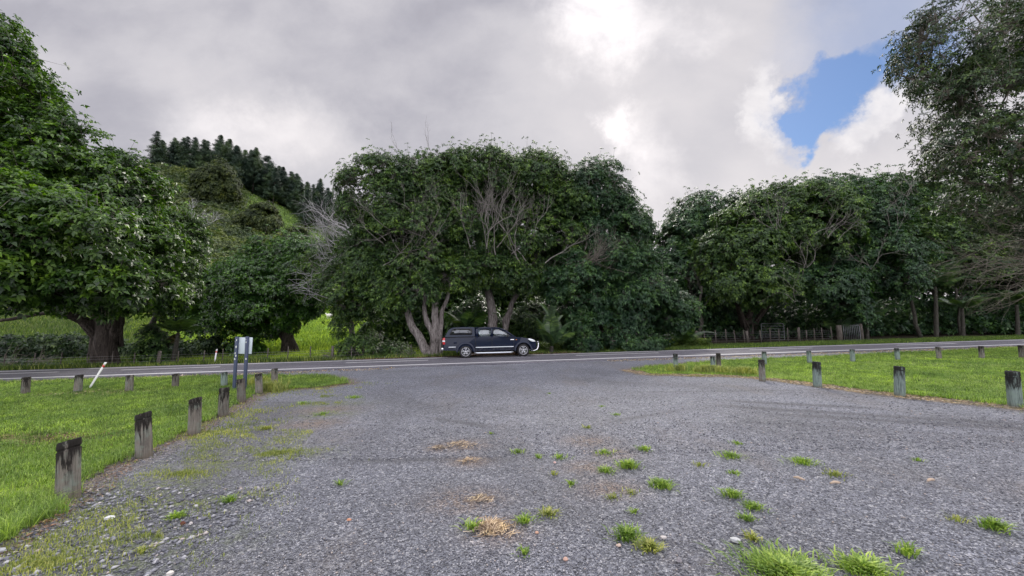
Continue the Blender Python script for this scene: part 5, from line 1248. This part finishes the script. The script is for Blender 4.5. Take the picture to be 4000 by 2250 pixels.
# wheels
def wheel(cx, side):
    cy = side*(W-.105); root2 = empty('wheel'); root2.parent = car; root2.location = (cx, cy, ZW)
    mb = MB(); mb.lathe([(.235, -.10), (.29, -.118), (.325, -.10), (.335, -.06), (.335, .06), (.325, .10), (.29, .118), (.235, .10), (.235, -.10)], 36, 'y')
    mb.build('tyre', M['rubber'], root2, True)
    s = side; mb = MB(); mb.lathe([(.240, s*.098), (.236, s*.108), (.222, s*.106), (.214, s*.07), (.21, -s*.08)], 36, 'y')
    for k in range(5):
        for dlt in (-.17, .17):
            t = k*2*math.pi/5+math.pi/2; a0 = t+dlt*.75; a1 = t+dlt*1.25
            P0 = np.array([.05*math.cos(a0), s*.094, .05*math.sin(a0)]); P1 = np.array([.222*math.cos(a1), s*.100, .222*math.sin(a1)])
            n_ = np.array([-math.sin(t), 0, math.cos(t)])*.019; dep = np.array([0, -s*.03, 0])
            mb.add([P0-n_, P0+n_, P1+n_*.9, P1-n_*.9, P0-n_+dep, P0+n_+dep, P1+n_*.9+dep, P1-n_*.9+dep], [[0,1,2,3],[4,7,6,5],[0,4,5,1],[1,5,6,2],[2,6,7,3],[3,7,4,0]])
    mb.lathe([(0, s*.108), (.035, s*.106), (.058, s*.098), (.06, s*.06)], 20, 'y')
    mb.build('rim', M['alloy'], root2)
    mb = MB(); mb.lathe([(0, s*.02), (.15, s*.02), (.15, -s*.01), (.16, -s*.02)], 24, 'y'); mb.build('brake_disc', M['galv'], root2)
for cx in (XR, XF):
    for sd2 in (-1, 1): wheel(cx, sd2)
mb = MB()
for cx in (XR, XF): mb.box((cx, 0, .62), (.95, 1.50, .34)); mb.tube([(cx, -.7, ZW), (cx, .7, ZW)], .045, 8)
mb.box((2.85, 0, .33), (3.6, 1.0, .12)); mb.build('chassis', M['blackp'], car)
# wheel-arch flares
for cx in (XR, XF):
    for s in (-1, 1):
        mb = MB(); n = 22; th_ = np.linspace(R(-2), R(182), n); V = []
        for t in th_:
            for rr, yo in ((.412, -.10), (.412, .028), (.430, .036), (.492, .020), (.525, .001), (.525, -.06)):
                V.append((cx+rr*math.cos(t), s*(yshape(cx, .6)+yo-(.010 if rr > .5 else 0)), ZW+rr*math.sin(t)))
        mb.add(V, [[i*6+j, (i+1)*6+j, (i+1)*6+j+1, i*6+j+1] for i in range(n-1) for j in range(5)])
        mb.build('wheel_arch', M['paint'], car, True)
def sidebox(name, x0, x1, z, h, mat, th=.018, off=0, bev=.006):
    for s in (-1, 1):
        mb = MB(); y = yshape((x0+x1)/2, z)+off; mb.box(((x0+x1)/2, s*(y+th/2), z), (x1-x0, th, h)); bevel(mb.build(name, mat, car), bev)
sidebox('side_moulding', 1.80, 3.90, .555, .045, M['silver'], .02)
sidebox('side_moulding', .34, .72, .60, .045, M['silver'], .016)
sidebox('door_handle', 2.46, 2.62, 1.00, .035, M['paint'], .035, -.008); sidebox('door_handle', 2.0+1.45, 3.61-.0, 0.995, .035, M['paint'], .035, -.008)
sidebox('side_badge', 3.72, 3.93, .935, .05, M['chrome'], .012)
sidebox('indicator', 4.02, 4.09, .93, .04, M['amber'], .012)
sidebox('fuel_cap', .62, .78, .86, .15, M['paint'], .004)
for s in (-1, 1):                       # door shut lines
    mb = MB()
    for x in (1.80, 2.70, 3.92): mb.box((x, s*(W-.006), .76), (.012, .016, .62))
    for x0_, x1_ in ((1.80, 2.70), (2.70, 3.92)): mb.box(((x0_+x1_)/2, s*(W-.018), .445), (x1_-x0_, .014, .010))
    mb.build('door_seam', M['blackp'], car)
for s in (-1, 1):                       # tubular side steps
    mb = MB(); y = s*(W+.05); mb.tube([(1.74, s*.80, .27), (1.90, y, .255), (2.8, y, .25), (3.72, y, .255), (3.88, s*.80, .27)], .040, 10)
    mb.build('side_step', M['silver'], car, True)
    mb = MB(); [mb.box((x, s*(W-.05), .30), (.05, .22, .04)) for x in (2.1, 3.5)]; mb.build('step_bracket', M['blackp'], car)
for s in (-1, 1):
    hl = MB(); V = []
    prof_h = [(4.70, .955), (4.82, .972), (5.00, .918), (5.12, .86), (5.16, .795), (5.00, .79), (4.84, .84)]
    n = len(prof_h); V = [(x+.006, s*(yshape(x, z)+.014), z+.004) for x, z in prof_h]+[(x+.004, s*(yshape(x, z)-.16), z+.012) for x, z in prof_h]
    hl.add(V, [[k, (k+1) % n, n+(k+1) % n, n+k] for k in range(n)]); cxm = np.mean([p[0] for p in prof_h]); czm = np.mean([p[1] for p in prof_h])
    hl.add(V[:n]+[(cxm, s*(yshape(cxm, czm)+.028), czm)], None, [[k, (k+1) % n, n] for k in range(n)])
    hl.build('headlight', M['lamp'], car, False)
    tl = MB(); tl.box((.085, s*.795, .92), (.13, .13, .34)); o = bevel(tl.build('tail_light', M['tail'], car), .02); mb = MB(); mb.box((.083, s*.797, .93), (.142, .138, .07)); bevel(mb.build('reverse_lens', M['lamp'], o), .01)
    mr = MB(); mr.box((3.56, s*.98, 1.16), (.10, .20, .17)); bevel(mr.build('wing_mirror', M['blackp'], car), .03)
    mr = MB(); mr.box((3.60, s*.86, 1.12), (.05, .12, .05)); mr.build('mirror_arm', M['blackp'], car)
    mf = MB(); mf.box((.80, s*.70, .30), (.02, .24, .30)); mf.box((4.00, s*.70, .30), (.02, .24, .22)); mf.build('mud_flap', M['blackp'], car)
mb = MB(); mb.box((.02, 0, .50), (.14, 1.50, .14)); bevel(mb.build('rear_bumper', M['chrome'], car), .03)
mb = MB(); mb.box((.035, 0, .86), (.02, 1.46, .40)); bevel(mb.build('tailgate', M['paint'], car), .01)
mb = MB(); mb.box((5.24, 0, .70), (.04, 1.0, .16)); bevel(mb.build('grille', M['blackp'], car), .01)
mb = MB(); mb.box((5.26, 0, .48), (.03, .48, .12)); mb.build('number_plate', M['white'], car)
mb = MB()                               # chrome nudge bar wrapping under the nose
for s in (-1, 1): mb.tube([(4.86, s*.62, .29), (5.10, s*.62, .29), (5.27, s*.60, .35), (5.35, s*.56, .50), (5.37, s*.52, .66), (5.36, s*.46, .76)], .036, 9)
mb.tube([(5.36, -.47, .76), (5.38, -.2, .78), (5.38, .2, .78), (5.36, .47, .76)], .036, 9); mb.tube([(5.33, -.58, .48), (5.35, 0, .48), (5.33, .58, .48)], .022, 7)
mb.build('nudge_bar', M['chrome'], car, True)
# stand it so that the near wheels touch the shoulder
ca8, sa8 = math.cos(R(8)), math.sin(R(8)); wx, wy = -2.52, 20.55
ox = wx-(XR*ca8+.80*sa8); oy = wy-(XR*sa8-.80*ca8)
car.rotation_euler = Euler((0, -math.atan(S*ca8), R(8)), 'XYZ')
car.location = (ox, oy, S*ox+.024)
# wheels reach past the seal on the far side: a gravel shoulder carries them
strip('road_shoulder', 4.2, 6.1, .012, M['gravel'], -9, 5, .25, .25, seed=8)
strip('road_shoulder', 7.4, 10.2, -.0, M['gravel'], 30, 75, .5, .5, seed=9).location.z = .02
